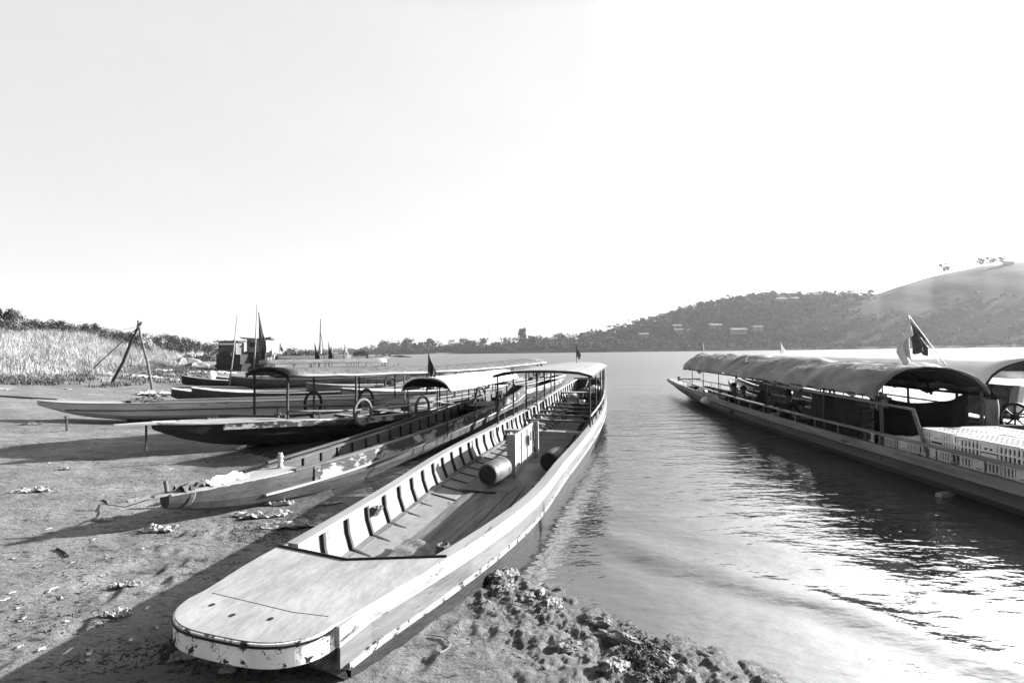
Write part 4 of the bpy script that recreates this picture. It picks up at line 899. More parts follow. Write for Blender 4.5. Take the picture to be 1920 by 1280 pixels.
# ---- further boats on the left
def far_boat(label, ang, bow, ln, hw, zg, m, capm='lightwood', roof=None, rm='wtarp', seed=0, group='smaller boats moored beyond the mat-roofed boat', stand=True, keel=-.1, hump=.3):
    q = at(*bow); a_ = R(ang); u0 = q[0]*math.sin(a_)+q[1]*math.cos(a_); v0 = q[0]*math.cos(a_)-q[1]*math.sin(a_)
    st = [(u0, v0, .07, zg+hump, zg-.05), (u0+ln*.08, v0, hw*.45, zg+hump*.55, zg-.4), (u0+ln*.25, v0, hw*.9, zg+hump*.1, keel), (u0+ln*.55, v0, hw, zg, keel), (u0+ln*.85, v0, hw*.8, zg+.08, keel), (u0+ln, v0, hw*.5, zg+.25, zg-.3)]
    b = Boat(label, ang, st, M[m], group=group, n=34)
    for sd in (-1, 1): b.cap(M[capm], .07, .03, sd, n=26); b.strake('rub_rail', M['darkgrey'], .14, .03, .03, u0+ln*.1, u0+ln*.95, sd, n=26)
    G = [[b.P(u, b.at(u)[0]+k*b.at(u)[1], b.at(u)[2]+.02) for k in (-1, 0, 1)] for u in np.linspace(u0+.05, u0+ln*.2, 8)]; obj('bow_deck', MB().grid(G, .03), M[capm], b.t)
    b.floor(u0+ln*.2, u0+ln*.93, .12, M['ply'], .95, 8)
    for k in range(4): b.thwart(u0+ln*(.3+.13*k), zg-.12, M['lightwood'], .2, .03)
    if roof:
        a0, a1, ze, zp = roof; a0 = u0+ln*a0; a1 = u0+ln*a1; b.canopy(a0, a1, ze, zp, hw+.02, hw*.9, M[rm], .03, 12, 10, 0, .02, seed, under=M['under'], power=.6); b.hoop(0, M['dpole'], .025)
        for u in np.linspace(a0+.1, a1-.1, 5):
            for sd in (-1, 1): b.post(u, sd, ze+.02, M['dpole' if random.random() < .7 else 'pole'], .022)
        for sd in (-1, 1): b.rail(a0, a1, .25, M['pole'], sd, .015, every=1.2)
    return b
F1 = far_boat('small dark-bowed canoe, nearest of the two bows left of the mat-roofed boat', 76, (322, 731, .6), 10.5, .6, .35, 'darkgrey', 'wcloth')
F2 = far_boat('small boat with white gunwales just behind the nearest canoe', 78, (360, 730, .65), 11.5, .6, .42, 'darkgrey', 'wcloth')
F3 = far_boat('dark canoe with a round white float on its bow deck', 74, (341, 710, .6), 13, .8, .35, 'dark', 'lightwood', hump=.45)
F4 = far_boat('dark canoe behind the one with the white float', 74, (387, 708, .6), 12, .8, .4, 'dark', 'lightwood', hump=.4)
F5 = far_boat('covered boat with grey arched roof behind the dark canoes', 66, (430, 708, .7), 11, .95, .5, 'darkgrey', 'lightwood', (.15, .85, 1.5, 1.75), 'tarp', 3)
F6 = far_boat('open pale boat seen between the posts of the mat-roofed boat', 50, (575, 722, .7), 12, .8, .5, 'pale', 'lightwood', None)
F7 = far_boat('open boat with white gunwales moored against the mat-roofed boat', 46, (640, 738, .6), 12.5, .85, .5, 'pale', 'wcloth', None)
F8 = far_boat('dark-ended covered boat furthest back among the moored boats', 62, (490, 693, .8), 9, 1.0, .6, 'dark', 'lightwood', (.1, .8, 1.6, 1.95), 'thatch', 8)
F9 = far_boat('covered boat with low grey roof near the leaning masts', 62, (560, 690, .8), 9, 1.0, .5, 'darkgrey', 'lightwood', (.1, .9, 1.5, 1.8), 'thatch', 9)
F10 = far_boat('open pale boat near the leaning masts', 55, (640, 692, .8), 10, .95, .5, 'pale', 'lightwood', None)
fc = lambda b, f: (b.u0+(b.u1-b.u0)*f, b.at(b.u0+(b.u1-b.u0)*f)[0])
p = F3.P(*fc(F3, .13), .80); single('float', MB().lathe([(-.28, .01), (-.22, .2), (0, .3), (.22, .2), (.28, .01)], p, (0, 0, 1), 14), M['wcloth'], 'round white float on the dark canoe bow', 'float', smooth=True)
for bt, u, sd, lb in ((F6, .3, 1, 'dark tyre on the open pale boat behind, nearest its bow'), (F6, .5, 1, 'dark tyre on the open pale boat behind, middle one'), (F6, .7, 1, 'dark tyre on the open pale boat behind, nearest its stern'), (F7, .5, 1, 'tyre on the open boat with white gunwales')):
    tyre(bt, fc(bt, u)[0], sd, .65, lb, 'rubber', .26, .05, 1.1)
engine(F6, *fc(F6, .86), .3, .8, 1.2); engine(F7, *fc(F7, .85), .35, .7, 1.1); engine(F5, *fc(F5, .9), .4, .8, 1.2)
for bt, u, z, zz, m_, s_ in ((F5, .2, 1.7, 2.6, 'wcloth', 1), (F8, .15, 1.9, 3.1, 'gcloth', 2), (F8, .5, 1.9, 2.9, 'wcloth', 3), (F9, .3, 1.7, 2.9, 'wcloth', 5), (F10, .2, .6, 2.2, 'gcloth', 6), (F5, .6, 1.7, 2.7, 'wcloth', 7)):
    u, v = fc(bt, u); flagpole(bt.t, bt.P(u, v, z), bt.P(u+.1, v, zz), .35, .7, m_, s_, .02)

# bamboo masts stuck in the mud, some with flags
def mast(p0, p1, label, r=.045, m='bamboo', flag=None):
    t = thing('mooring_pole', label, 'pole', tuple(p0), 0, 'thin mooring poles between the boats on the left')
    obj('pole', MB().tube([p0, [(p0[i]+p1[i])/2+(.03 if i == 0 else 0) for i in range(3)], p1], [r, r*.85, r*.5], 7), M[m], t, smooth=True)
    for k in range(1, 6): obj('joint', MB().lathe([(-.02, r*.9), (0, r*1.08), (.02, r*.9)], [p0[i]+(p1[i]-p0[i])*k/6+(.03*(1-abs(k/3-1)) if i == 0 else 0) for i in range(3)], [p1[i]-p0[i] for i in range(3)], 7), M[m], t)
    if flag: cloth_flag(p0, p1, flag[0], flag[1], M[flag[2]], t, flag[3], (1, 0))
def pm(px0, py0, px1, py1, Yd): return at(px0, py0, Y=Yd), at(px1, py1, Y=Yd)
mast(*pm(430, 722, 445, 590, 29), 'leaning bare mooring pole in front of the first cabin')
mast(*pm(475, 708, 482, 570, 30), 'tallest mooring pole, left of the large limp flag')
mast(*pm(493, 690, 485, 585, 31), 'short pole carrying the large limp grey flag', .06, 'dpole', (.5, 2.7, 'gcloth', 1))
mast(*pm(598, 688, 601, 598, 40), 'tall dark mooring pole at the pale spit', .06, 'dpole')
mast(*pm(609, 680, 601, 622, 42), 'thin stake leaning against the tall dark pole', .04, 'dpole')
mast(*pm(591, 684, 590, 643, 36), 'flag stake just left of the tall dark pole', .04, 'dpole', (.5, 1.2, 'dcloth', 2))
mast(*pm(616, 684, 616, 641, 38), 'flag stake just right of the tall dark pole', .04, 'dpole', (.45, 1.3, 'dcloth', 3))
mast(*pm(629, 680, 624, 655, 44), 'short thin stake furthest right of the flag stakes', .03, 'dpole')
mast(*pm(672, 690, 671, 668, 40), 'lone thin stake in the water beyond the mat roof', .03, 'pole')

# cabin barges
def barge(px0, px1, pyb, Yd, label, roofw, kind):
    a = at(px0, pyb, Y=Yd); c = at(px1, pyb, Y=Yd); cx = (a[0]+c[0])/2; w_ = c[0]-a[0]; z0 = max(.1, a[2]); sc = Yd/900
    t = thing('cabin_barge', label, 'barge', (cx, Yd, z0), 0, 'cabin barges drawn up on the left shore')
    X = lambda x: cx+x
    hb_ = MB(); hb_.add([(X(-w_*.62), Yd-1.2, z0+.9), (X(w_*.7), Yd-1.2, z0+.9), (X(w_*.7), Yd+1.2, z0+.9), (X(-w_*.62), Yd+1.2, z0+.9), (X(-w_*.45), Yd-.9, z0-.2), (X(w_*.55), Yd-.9, z0-.2), (X(w_*.55), Yd+.9, z0-.2), (X(-w_*.45), Yd+.9, z0-.2)],
        [(0, 1, 2, 3), (7, 6, 5, 4), (0, 4, 5, 1), (1, 5, 6, 2), (2, 6, 7, 3), (3, 7, 4, 0)]); obj('hull', hb_, M['dark'], t)
    return t, X, z0, w_
t, X, z0, w_ = barge(418, 458, 694, 53, 'barge with a tall pale box cabin above a black machine deck', 1.3, 0)
o = obj('machine_deck', MB().box((X(0), 53, z0+1.65), (2.6, 2, 1.5)), M['black'], t)
for k in range(4): obj('deck_opening', MB().box((X(-.9+.6*k), 51.97, z0+1.9), (.36, .06, .25)), M['metal'], o)
obj('drive_wheel', MB().lathe([(0, .3), (0, .62), (.15, .62), (.15, .3)], (X(-.1), 51.8, z0+2.3), (0, -1, 0), 20), M['black'], t)
t.scale = (1, 1, .72)
cb = obj('cabin', MB().box((X(-.25), 53, z0+3.3), (1.9, 1.6, 1.9)), M['cloth'], t); obj('opening', MB().box((X(-.25), 52.17, z0+4.0), (1.6, .06, .3)), M['wcloth'], cb); obj('window', MB().box((X(-.25), 52.17, z0+3.7), (1.7, .05, .12)), M['black'], cb)
obj('roof', MB().box((X(-.25), 53, z0+4.36), (2.7, 2.2, .12)), M['darkgrey'], t)
for k in (-1.1, -.25, .6): obj('roof_batten', MB().box((X(k), 53, z0+4.5), (.12, 2.3, .14)), M['darkgrey'], t)
t, X, z0, w_ = barge(468, 500, 690, 55, 'barge with a dark tower cabin on a porch roof behind the large flag', 1.3, 1)
for x in (-1.3, .0, 1.4): obj('porch_post', MB().box((X(x), 54.2, z0+1.5), (.12, .12, 2.2)), M['pole'], t)
obj('porch_roof', MB().add([(X(-2.0), 53.6, z0+2.3), (X(2.3), 53.6, z0+2.3), (X(1.5), 55, z0+3.2), (X(-1.2), 55, z0+3.2), (X(1.5), 56.4, z0+2.3), (X(-1.2), 56.4, z0+2.3)], [(0, 1, 2, 3), (3, 2, 4, 5), (0, 3, 5), (1, 4, 2)]), M['darkgrey'], t)
obj('lower_cabin', MB().box((X(0), 55.2, z0+1.5), (2.4, 1.4, 1.6)), M['cloth'], t)
t.scale = (1, 1, .62)
o = obj('tower', MB().box((X(.3), 55, z0+4.1), (2.2, 1.8, 2.4)), M['tarp'], t); obj('window', MB().box((X(-.1), 54.07, z0+4.3), (.7, .06, .8)), M['black'], o)
obj('tower_roof', MB().add([(X(-1.3), 54, z0+5.35), (X(1.9), 54, z0+5.35), (X(1.9), 56, z0+5.35), (X(-1.3), 56, z0+5.35), (X(-1.55), 53.9, z0+5.7), (X(2.15), 53.9, z0+5.7), (X(.3), 55, z0+5.45)], [(0, 1, 2, 3), (0, 4, 6), (1, 6, 5), (0, 6, 1)]), M['darkgrey'], t)

# bamboo tripod with its lines
T0 = at(209, 707, .8); T1 = at(287, 712, .8); zt = lambda p: float(ground_z(np.array([p[0]]), np.array([p[1]]))[0])
apex = at(261, 612, Y=28.0); t = thing('pole_tripod', 'crossed bamboo poles lashed together at the top on the bank', 'tripod', (T0[0]+2, 28, zt(T0)))
def leg(p, q, over, r, m): 
    p = np.array([p[0], p[1], zt(p)-.1]); q = np.array(q); e = q+(q-p)/np.linalg.norm(q-p)*over; return obj('leg', MB().tube([p, p*.6+e*.4+[.05, 0, -.04], p*.25+e*.75+[-.04, 0, .03], e], [r, r*.95, r*.8, r*.7], 8), M[m], t, smooth=True)
leg(T0, apex, .35, .085, 'dpole'); leg(T1, apex, .45, .07, 'pole'); leg(T1+np.array([-.35, .5, 0]), apex, .3, .055, 'pole')
p3 = at(150, 690, 1.0); p3 = np.array([p3[0], 29.5, 0]); p3[0] = at(150, 690, Y=29.5)[0]; obj('stay', MB().tube([(p3[0], p3[1], zt(p3)), tuple((p3*.5+apex*.5)+[0, 0, .35]), tuple(apex)], .03, 6), M['pole'], t)
obj('lashing', MB().lathe([(-.12, .09), (-.06, .13), (.02, .11), (.1, .14), (.16, .09)], tuple(apex), (0, .2, 1), 10), M['rope'], t)
q = at(-40, 655, Y=26); obj('line', MB().tube([tuple(apex), tuple((q*.5+apex*.5)-[0, 0, .25]), tuple(q)], .012, 5), M['wcloth'], t)
for px0, py0, px1, py1, Yd, lb in ((31, 688, 20, 618, 27, 'thin pale stake standing in the reeds at the left edge'), (176, 707, 171, 680, 29, 'short pale stake left of the bamboo tripod'), (356, 682, 345, 651, 52, 'thin leaning stake above the pale rubble'),):
    p0, p1 = pm(px0, py0, px1, py1, Yd); p0[2] = zt(p0)-.05; single('stake', MB().tube([p0, p1], [.03, .02], 6), M['bamboo'], lb, 'stake')
# ------------------------------------------------------------ right-hand boats
RT = Boat('large covered boat on the right with torn grey tarpaulin roof', 2.1, [
    (3.0, 6.70, .80, .46, -.2), (5.0, 6.70, .85, .45, -.2), (8.0, 6.72, .86, .45, -.2), (12, 6.72, .84, .47, -.18), (16, 6.70, .70, .52, -.1), (19, 6.68, .50, .60, .05), (21.5, 6.66, .28, .66, .3), (23.3, 6.65, .06, .72, .6)],
    M['rhull'], n=80, sec=[(1.0, 0), (.995, .2), (.95, .5), (.7, .8), (.3, .96), (0, 1.0)])
for sd in (-1, 1):
    RT.strake('rub_strake', M['rplank'], .0, .14, .035, 3.0, 23.2, sd); RT.strake('lower_strake', M['darkgrey'], .145, .03, .03, 3.0, 23, sd)
    RT.rail(3.1, 20.5, .20, M['rplank'], sd, every=.75, flat=(.09, .035), name='plank_rail')
    for u in np.arange(3.4, 20, .6): RT.rib(u, M['rib'], sd, .04, .05, .06) if sd > 0 or u > 6 else None
RT.floor(3.1, 20.5, .08, M['darkgrey'], .98, 20)
for u in (9.6, 11.2, 13.4, 15.2, 17): RT.thwart(u, .30, M['plank'], .25, .03)
G = [[RT.P(u, RT.at(u)[0]+k*RT.at(u)[1], RT.at(u)[2]+.0) for k in (-1, 0, 1)] for u in np.linspace(19.6, 23.2, 10)]; obj('bow_deck', MB().grid(G, .03), M['lightwood'], RT.t)
RT.canopy(8.3, 18.7, 1.30, 1.80, .93, .80, M['tarp'], .02, 110, 30, 0, .095, 12, under=M['under'], power=.72, ragged=.16, dz1=.10, c0=6.72, c1=6.67)
for i in (1, 12, 24, 36, 48, 59): RT.hoop(i, M['dpole'], .022, .06)
RH = RT.roof
# painted letters on the near slope of the tarpaulin
def lettering(txt, uc, ln, size, parent, row=.30, shear=.25):
    cu = bpy.data.curves.new('txt', 'FONT'); cu.body = txt; cu.size = 1; cu.shear = shear; cu.offset = .012; cu.align_x = 'CENTER'; cu.resolution_u = 3
    o = bpy.data.objects.new('txt', cu); COL.objects.link(o); bpy.context.view_layer.update(); me = o.evaluated_get(bpy.context.evaluated_depsgraph_get()).to_mesh()
    V = np.array([tuple(v.co) for v in me.vertices]); F_ = [list(p.vertices) for p in me.polygons]; o.to_mesh_clear(); bpy.data.objects.remove(o)
    V[:, 0] *= ln/(V[:, 0].max()-V[:, 0].min()); n = len(RH)-1; k = len(RH[0])-1; out = []
    for x, y, _ in V:
        fu = np.clip((uc-x-8.3)/10.4, 0, .999)*n; fv = np.clip((row+y*size*.5)*k*.5, 0, k-.01); i, j = int(fu), int(fv); a, b = fu-i, fv-j
        p = (np.array(RH[i][j])*(1-a)+np.array(RH[i+1][j])*a)*(1-b)+(np.array(RH[i][j+1])*(1-a)+np.array(RH[i+1][j+1])*a)*b
        out.append(p+np.array([-.02, -.004, .022]))
    obj('lettering', (np.array(out), F_), M['wcloth'], parent)
canopy_o = [c for c in RT.t.children if c.name.startswith('canopy')][0]
lettering('uppy mark. 1.0855', 10.0, 2.9, .50, canopy_o, .36)
lettering('T  SINUUNA  NWIUI', 15.3, 5.6, .62, canopy_o, .38)
for u, r_, m_ in ((8.33, .028, 'pole'), (9.9, .022, 'pole'), (12.2, .024, 'pole'), (12.35, .024, 'dpole'), (14.2, .014, 'dpole'), (15.6, .014, 'dpole'), (17.2, .014, 'dpole'), (18.6, .014, 'dpole')):
    for sd in (-1, 1): RT.post(u, sd, 1.34, M[m_], r_, z0=.2)
obj('prop_stick', MB().tube([RT.P(7.55, 6.05, .36), RT.P(7.75, 5.97, 1.12)], .028, 9), M['bamboo'], RT.t)
obj('eave_pole', MB().tube([RT.P(7.55, 5.83, 1.14), RT.P(12.3, 5.85, 1.22)], .022, 8), M['bamboo'], RT.t)
for sd in (-1, 1): obj('eave_batten', MB().tube([RT.P(8.0, 6.72+sd*.90, 1.26), RT.P(18.6, 6.67+sd*.78, 1.36)], .025, 6), M['dpole'], RT.t)
obj('brace', MB().tube([RT.P(12.3, 5.92, 1.28), RT.P(13.1, 5.96, .98)], .015, 6), M['dpole'], RT.t)
# frayed tarpaulin strips at the front left corner
for k in range(7):
    u = 8.05+.09*k; x = 5.80+.02*k; obj('tarp_strip', MB().grid([[RT.P(u+.05*a+.02*math.sin(q*3+k), x+.03*math.sin(q*2.2+k), 1.33-.32*(.5+.5*random.random())*q) for a in (0, 1)] for q in np.linspace(0, 1, 5)], .006), M['tarp' if k % 2 else 'cloth'], RT.t)
# dark cloth hung across the inside, and side cloths
G = []
for i in range(13):
    f = i/12; row = []
    for j in range(17):
        a = j/16; zt_ = 1.34-.22*math.sin(math.pi*a)**.7; row.append(RT.P(8.55+.05*math.sin(a*14)+.03*math.sin(a*31), 5.93+1.62*a, zt_+(.12-zt_)*f))
    G.append(row)
obj('hung_cloth', MB().grid(G, .006), M['dtarp'], RT.t, smooth=True)
G = [[RT.P(9.0+1.5*j/10, 5.98+.03*math.sin(j*1.4+i*.5), 1.18-.9*i/8) for j in range(11)] for i in range(9)]; obj('side_cloth', MB().grid(G, .006), M['dtarp'], RT.t, smooth=True)
G = [[RT.P(8.15+.06*math.cos(t)*(1+.3*math.sin(i)), 7.52+(.10+.02*math.sin(t*3+i*.6))*math.sin(t), 1.22-.9*i/9) for t in np.linspace(0, 2*math.pi, 15)] for i in range(10)]; obj('bunched_cloth', MB().grid(G), M['cloth'], RT.t, smooth=True)
G = [[RT.P(9.0+9*j/12, 7.55-.02*math.sin(j*2+i), 1.0-.55*i/4-.25*math.sin(j*.9)**2) for j in range(13)] for i in range(5)]
obj('ridge_cord', MB().tube([tuple(np.array(r[11])+[0, 0, .02]) for r in RH[::4]], .012, 5), M['wcloth'], RT.t)
flagpole(RT.t, RT.P(8.05, 6.75, 1.78), RT.P(8.15, 6.25, 2.62), .42, .72, 'wcloth', 1, .008, 'bamboo', out=(-.35, .1))
# low awning bow fittings
obj('bow_cross', MB().beam(RT.P(20.3, 6.25, .86), RT.P(20.3, 7.1, .86), .04, .04), M['dpole'], RT.t)
obj('bow_cleat', MB().lathe([(0, .05), (.12, .04), (.13, .07), (.17, .07), (.18, 0)], RT.P(21.8, 6.66, .70), (0, 0, 1), 10), M['dpole'], RT.t)
obj('roof_finial', MB().tube([RT.P(18.6, 6.67, 1.88), RT.P(18.6, 6.62, 2.30)], .012, 5), M['wcloth'], RT.t)

ST = Boat('second covered boat beyond the first, with white tarpaulin roof and tall dark bow', 7, [
    (4.0, 8.15, .80, .48, -.2), (7, 8.1, .85, .46, -.2), (12, 8.1, .85, .48, -.18), (17, 7.95, .72, .55, -.1), (20.5, 7.8, .5, .62, .0), (22.9, 7.6, .12, .72, .1)], M['dark'], n=60)
for sd in (-1, 1):
    ST.cap(M['lightwood'], .08, .03, sd); ST.rail(4.5, 18, .25, M['plank'], sd, .02, every=.9, m2=M['dpole'])
ST.floor(4.2, 21, .10, M['darkgrey'], .98, 14)
for u in (11, 13, 15, 17): ST.thwart(u, .32, M['plank'], .25, .03)
ST.canopy(9.9, 20.2, 1.40, 1.86, .95, .88, M['wtarp'], .02, 30, 16, 0, .02, 22, under=M['under'], power=.7, c0=8.55, c1=8.2)
for i in (0, 8, 16, 24, 29): ST.hoop(i, M['dpole'], .022, .05)
for i in (3, 8, 13): obj('purlin', MB().tube([tuple(np.array(r[i])-[0, 0, .045]) for r in ST.roof[::5]], .02, 6), M['dpole'], ST.t)
for u in (10, 12.5, 15, 17.5, 20):
    for sd in (-1, 1): ST.post(u, sd, 1.44, M['dpole'], .018, z0=.2, dv=.04)
flagpole(ST.t, ST.P(10.9, 7.55, 1.7), ST.P(11.0, 7.05, 2.62), .3, .62, 'gcloth', 5, .008, 'bamboo', out=(.3, .1)); flagpole(ST.t, ST.P(9.95, 8.9, 1.8), ST.P(9.95, 8.75, 2.45), .3, .55, 'wcloth', 8, .012, 'bamboo', out=(-.6, 0))
flagpole(ST.t, ST.P(20.1, 8.2, 1.85), ST.P(20.1, 8.22, 2.35), .22, .42, 'wcloth', 3, .01, 'bamboo')
# its steering gear and cabinet, under the front of the roof
def wheel(c, nrm, r, tr, parent, m):
    o = obj('steering_wheel', tyre_mesh(c, nrm, r, tr), m, parent, smooth=True); n_ = Vector(nrm).normalized(); x = n_.cross(Vector((0, 0, 1))).normalized(); z = Vector((0, 0, 1)); c = Vector(c)
    for k in range(4):
        a = k*math.pi/4; d = x*math.cos(a)+z*math.sin(a); obj('spoke', MB().tube([c-d*r, c+d*r], .016, 6), m, o)
    obj('hub', MB().lathe([(-.05, 0), (-.05, .05), (.05, .05), (.05, 0)], c, n_, 12), m, o)
p = at(1903, 782, Y=9.4); wheel(p, (.15, 1, 0), .26, .032, ST.t, M['black'])
p = at(1868, 752, Y=10.4); cb = obj('control_box', MB().box((p[0]-.12, p[1], p[2]), (.75, .5, .62), .2, 0, .22), M['gcloth'], ST.t)
obj('box_edge', MB().box((p[0]+.12, p[1]-.16, p[2]+.02), (.16, .38, .66), .2, 0, .22), M['wcloth'], cb); obj('box_lid', MB().box((p[0]-.05, p[1], p[2]+.33), (.85, .56, .05), .2, 0, .12), M['cloth'], cb)
p = at(1843, 742, Y=9.0); obj('steering_oar', MB().grid([[(p[0]+.30*k/8, p[1], p[2]+.05+.08*math.sin(k/8*3.1)-.16*(k/8)**2-q*.10*math.sin(k/8*3.1)) for q in (0, 1)] for k in range(9)], .03), M['darkgrey'], ST.t)
obj('gear_rail', MB().beam(ST.P(9.6, 7.4, .66), ST.P(9.6, 9.2, .62), .05, .05), M['darkgrey'], ST.t)
engine(ST, 9.8, 8.6, .16, .8, 1.0)
# white board leaning behind the seated person
p0, p1 = at(1424, 715, Y=15.2), at(1504, 720, Y=14.6); t = thing('board', 'stained white board standing behind the seated reader', 'board', (p0[0], 15, .3))
obj('board_face', MB().add([(p0[0], p0[1], 1.05), (p1[0], p1[1], 1.03), (p1[0], p1[1], .32), (p0[0], p0[1], .32)]+[(q[0], q[1]+.03, z) for q, z in ((p0, 1.05), (p1, 1.03), (p1, .32), (p0, .32))], [(3, 2, 1, 0), (4, 5, 6, 7), (0, 1, 5, 4), (1, 2, 6, 5), (2, 3, 7, 6), (3, 0, 4, 7)]), mat('stained_board', .14, .3, 3), t)
obj('board_brace', MB().beam((p0[0]+.75, p0[1]-.1, .42), (p0[0]+1.15, p0[1]-.15, .98), .02, .03), M['wcloth'], t)
def rboat(label, ang, bow, ln, hw, zg, m, capm='lightwood', **k): return far_boat(label, ang, bow, ln, hw, zg, m, capm, group='open boats moored beyond the covered boats on the right', **k)
# bows pointing away upstream: built tip-far, so the axis runs back toward the camera
U1 = rboat('pale open boat whose far bow shows between the dark bow and the white board', 188, (1368, 715, .6), 13, .6, .42, 'pale'); U2 = rboat('low pale boat whose bow shows left of the tall dark bow', 176+12, (1290, 717, .5), 8, .28, .36, 'greyp')

# dark cloth bundle hung by the readers, sacks
def blob(name, c, r, m, label, cat, seed=1, n=12, sq=.6):
    G = []
    for i in range(9):
        ph = -math.pi/2+i/8*math.pi; G.append([(c[0]+r[0]*math.cos(t)*math.cos(ph)*(1+.18*math.sin(3*t+seed+i)), c[1]+r[1]*math.sin(t)*math.cos(ph)*(1+.2*math.cos(2*t+i*seed)), c[2]+r[2]*math.sin(ph)) for t in np.linspace(0, 2*math.pi, n)])
    return single(name, MB().grid(G), M[m], label, cat, smooth=True)
p = at(1312, 738, Y=18.6); blob('sack', (p[0]+.1, 18.6, .42), (.22, .25, .2), 'wcloth', 'round pale sack near the bow of the grey-roofed boat', 'sack')
p = at(1330, 751, Y=16.2); blob('sack', (p[0]+.1, 16.4, .36), (.3, .2, .14), 'wcloth', 'flat pale sack on the near side behind the bow sack', 'sack', 3)
q = [at(1405, 768, Y=13.4), at(1432, 728, Y=13.6), at(1445, 738, Y=13.3), at(1442, 762, Y=13.0), at(1410, 772, Y=13.2)]
b = MB(); G = []
for i in range(7):
    f = i/6; G.append([tuple((q[0]*(1-g_)+q[3]*g_)*f+(q[1]*.9*(1-g_)+q[1]*.1*(1-g_)+q[2]*g_)*(1-f)+np.array([0, .08*math.sin(g_*6+f*3), .04*math.sin(f*3.1)])) for g_ in np.linspace(0, 1, 7)])
t = thing('hanging_tarp', 'black tarpaulin slung between posts left of the seated reader', 'tarpaulin', (q[0][0], 13.3, .4)); obj('tarp_sheet', b.grid(G, .02), M['dtarp'], t, smooth=True); obj('tie_cord', MB().tube([tuple(q[1]), tuple(q[1]+[.1, -.2, .5])], .008, 5), M['dpole'], t)

# poultry crates
def crate_proto():
    t = thing('crate', 'x', 'crate', group='slatted plastic poultry crates'); W_, D_, H_ = .92, .56, .27
    b = MB()
    for z, k in ((.01, 1), (H_*.5, 1.012), (H_-.012, .985)):
        for sx in (-1, 1): b.box((sx*W_/2*k, 0, z), (.022, D_*k+.02, .022))
        for sy in (-1, 1): b.box((0, sy*D_/2*k, z), (W_*k+.02, .022, .022))
    e = b
    for sy in (-1, 1):
        for x in np.linspace(-W_/2+.02, W_/2-.02, 18):
            if abs(x) < .10: continue
            for z0, z1 in ((.01, H_*.5), (H_*.5, H_-.01)): b.beam((x, sy*D_/2, z0), (x, sy*D_/2*.99, z1), .022, .012, (0, 1, 0))
        e.box((0, sy*D_/2, H_*.74), (.20, .014, H_*.5)); e.box((0, sy*D_/2, .08), (.20, .014, .05))
        for k in (-.07, 0, .07): e.box((k, sy*(D_/2+.008), H_*.60), (.035, .006, .03))
    for sx in (-1, 1):
        for y in np.linspace(-D_/2+.02, D_/2-.02, 12):
            if abs(y) < .09: continue
            b.beam((sx*W_/2, y, .01), (sx*W_/2*.99, y, H_-.01), .022, .012, (1, 0, 0))
        e.box((sx*W_/2, 0, H_*.68), (.014, .18, H_*.6)); e.box((sx*W_/2, 0, .05), (.014, .18, .04))
    obj('crate_body', b, M['crate'], t, local=True); obj('handle_slot', MB().box((-W_/2-.006, 0, H_*.52), (.008, .09, .028)), M['black'], t, local=True)
    obj('handle_slot', MB().box((0, -D_/2-.006, H_*.62), (.10, .008, .028)), M['black'], t, local=True); obj('handle_slot', MB().box((0, D_/2+.006, H_*.62), (.10, .008, .028)), M['black'], t, local=True)
    obj('gap_shade', MB().box((0, 0, H_*.45), (W_-.06, D_-.06, H_*.7)), M['darkgrey'], t, local=True)  # dark block added inside so the slat gaps look shaded
    g_ = MB()
    for x in np.linspace(-W_/2+.04, W_/2-.04, 14): g_.box((x, 0, H_-.008), (.014, D_-.03, .010))
    for y in np.linspace(-D_/2+.05, D_/2-.05, 7): g_.box((0, y, H_-.005), (W_-.03, .012, .009))
    obj('lid', g_, M['crate'], t, local=True); obj('base', MB().box((0, 0, .012), (W_-.03, D_-.03, .010)), M['crated'], t, local=True)
    return t
cr = crate_proto(); first = [True]
def put_crate(px, Xn, z, turn, label, in_shade=False):
    """crate whose near face, Xn to the right of the camera, is centred about column px; turn=1: long side along the boat"""
    Yd = Xn/((px-960)/900); hw = .285 if turn else .465; loc = (Xn+hw, Yd, z); rz = -RT.a+(R(90) if turn else 0)+random.uniform(-.07, .07)
    if first[0]: o = cr; o.location = loc; o.rotation_euler = (0, 0, rz); o['label'] = label; first[0] = False
    else: o = dup(cr, loc, rz, label)
    if in_shade:  # shade under the roof imitated by swapping in the darker plastic
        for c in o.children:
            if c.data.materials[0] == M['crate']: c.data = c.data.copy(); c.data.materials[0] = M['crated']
    return o
for px, Xn, z, tn, lb, du in ((1755, 6.30, .575, 0, 'front pale crate of the top row, its left end towards the prop stick', 0), (1846, 6.22, .575, 1, 'long pale crate of the top row, just right of the front one', 0), (1850, 6.95, .575, 1, 'pale crate behind the long one of the top row', 0), (1985, 6.22, .575, 1, 'pale crate of the top row cut by the right edge of the picture', 0),
    (1650, 6.34, .30, 0, 'crate low behind the prop stick, left one', 0), (1692, 6.34, .30, 0, 'lower crate just right of the prop stick', 0), (1752, 6.30, .295, 0, 'lower crate with a blank panel under the front top crate', 0), (1828, 6.26, .295, 0, 'lower crate with a blank panel, second under the top row', 0), (1915, 6.24, .295, 0, 'lower crate at the right edge of the picture', 0),
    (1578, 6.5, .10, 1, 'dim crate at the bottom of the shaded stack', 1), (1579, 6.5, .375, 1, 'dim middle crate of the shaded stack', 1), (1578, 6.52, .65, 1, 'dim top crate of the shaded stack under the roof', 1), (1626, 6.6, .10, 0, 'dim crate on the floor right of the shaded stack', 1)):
    put_crate(px, Xn, z, tn, lb, du)
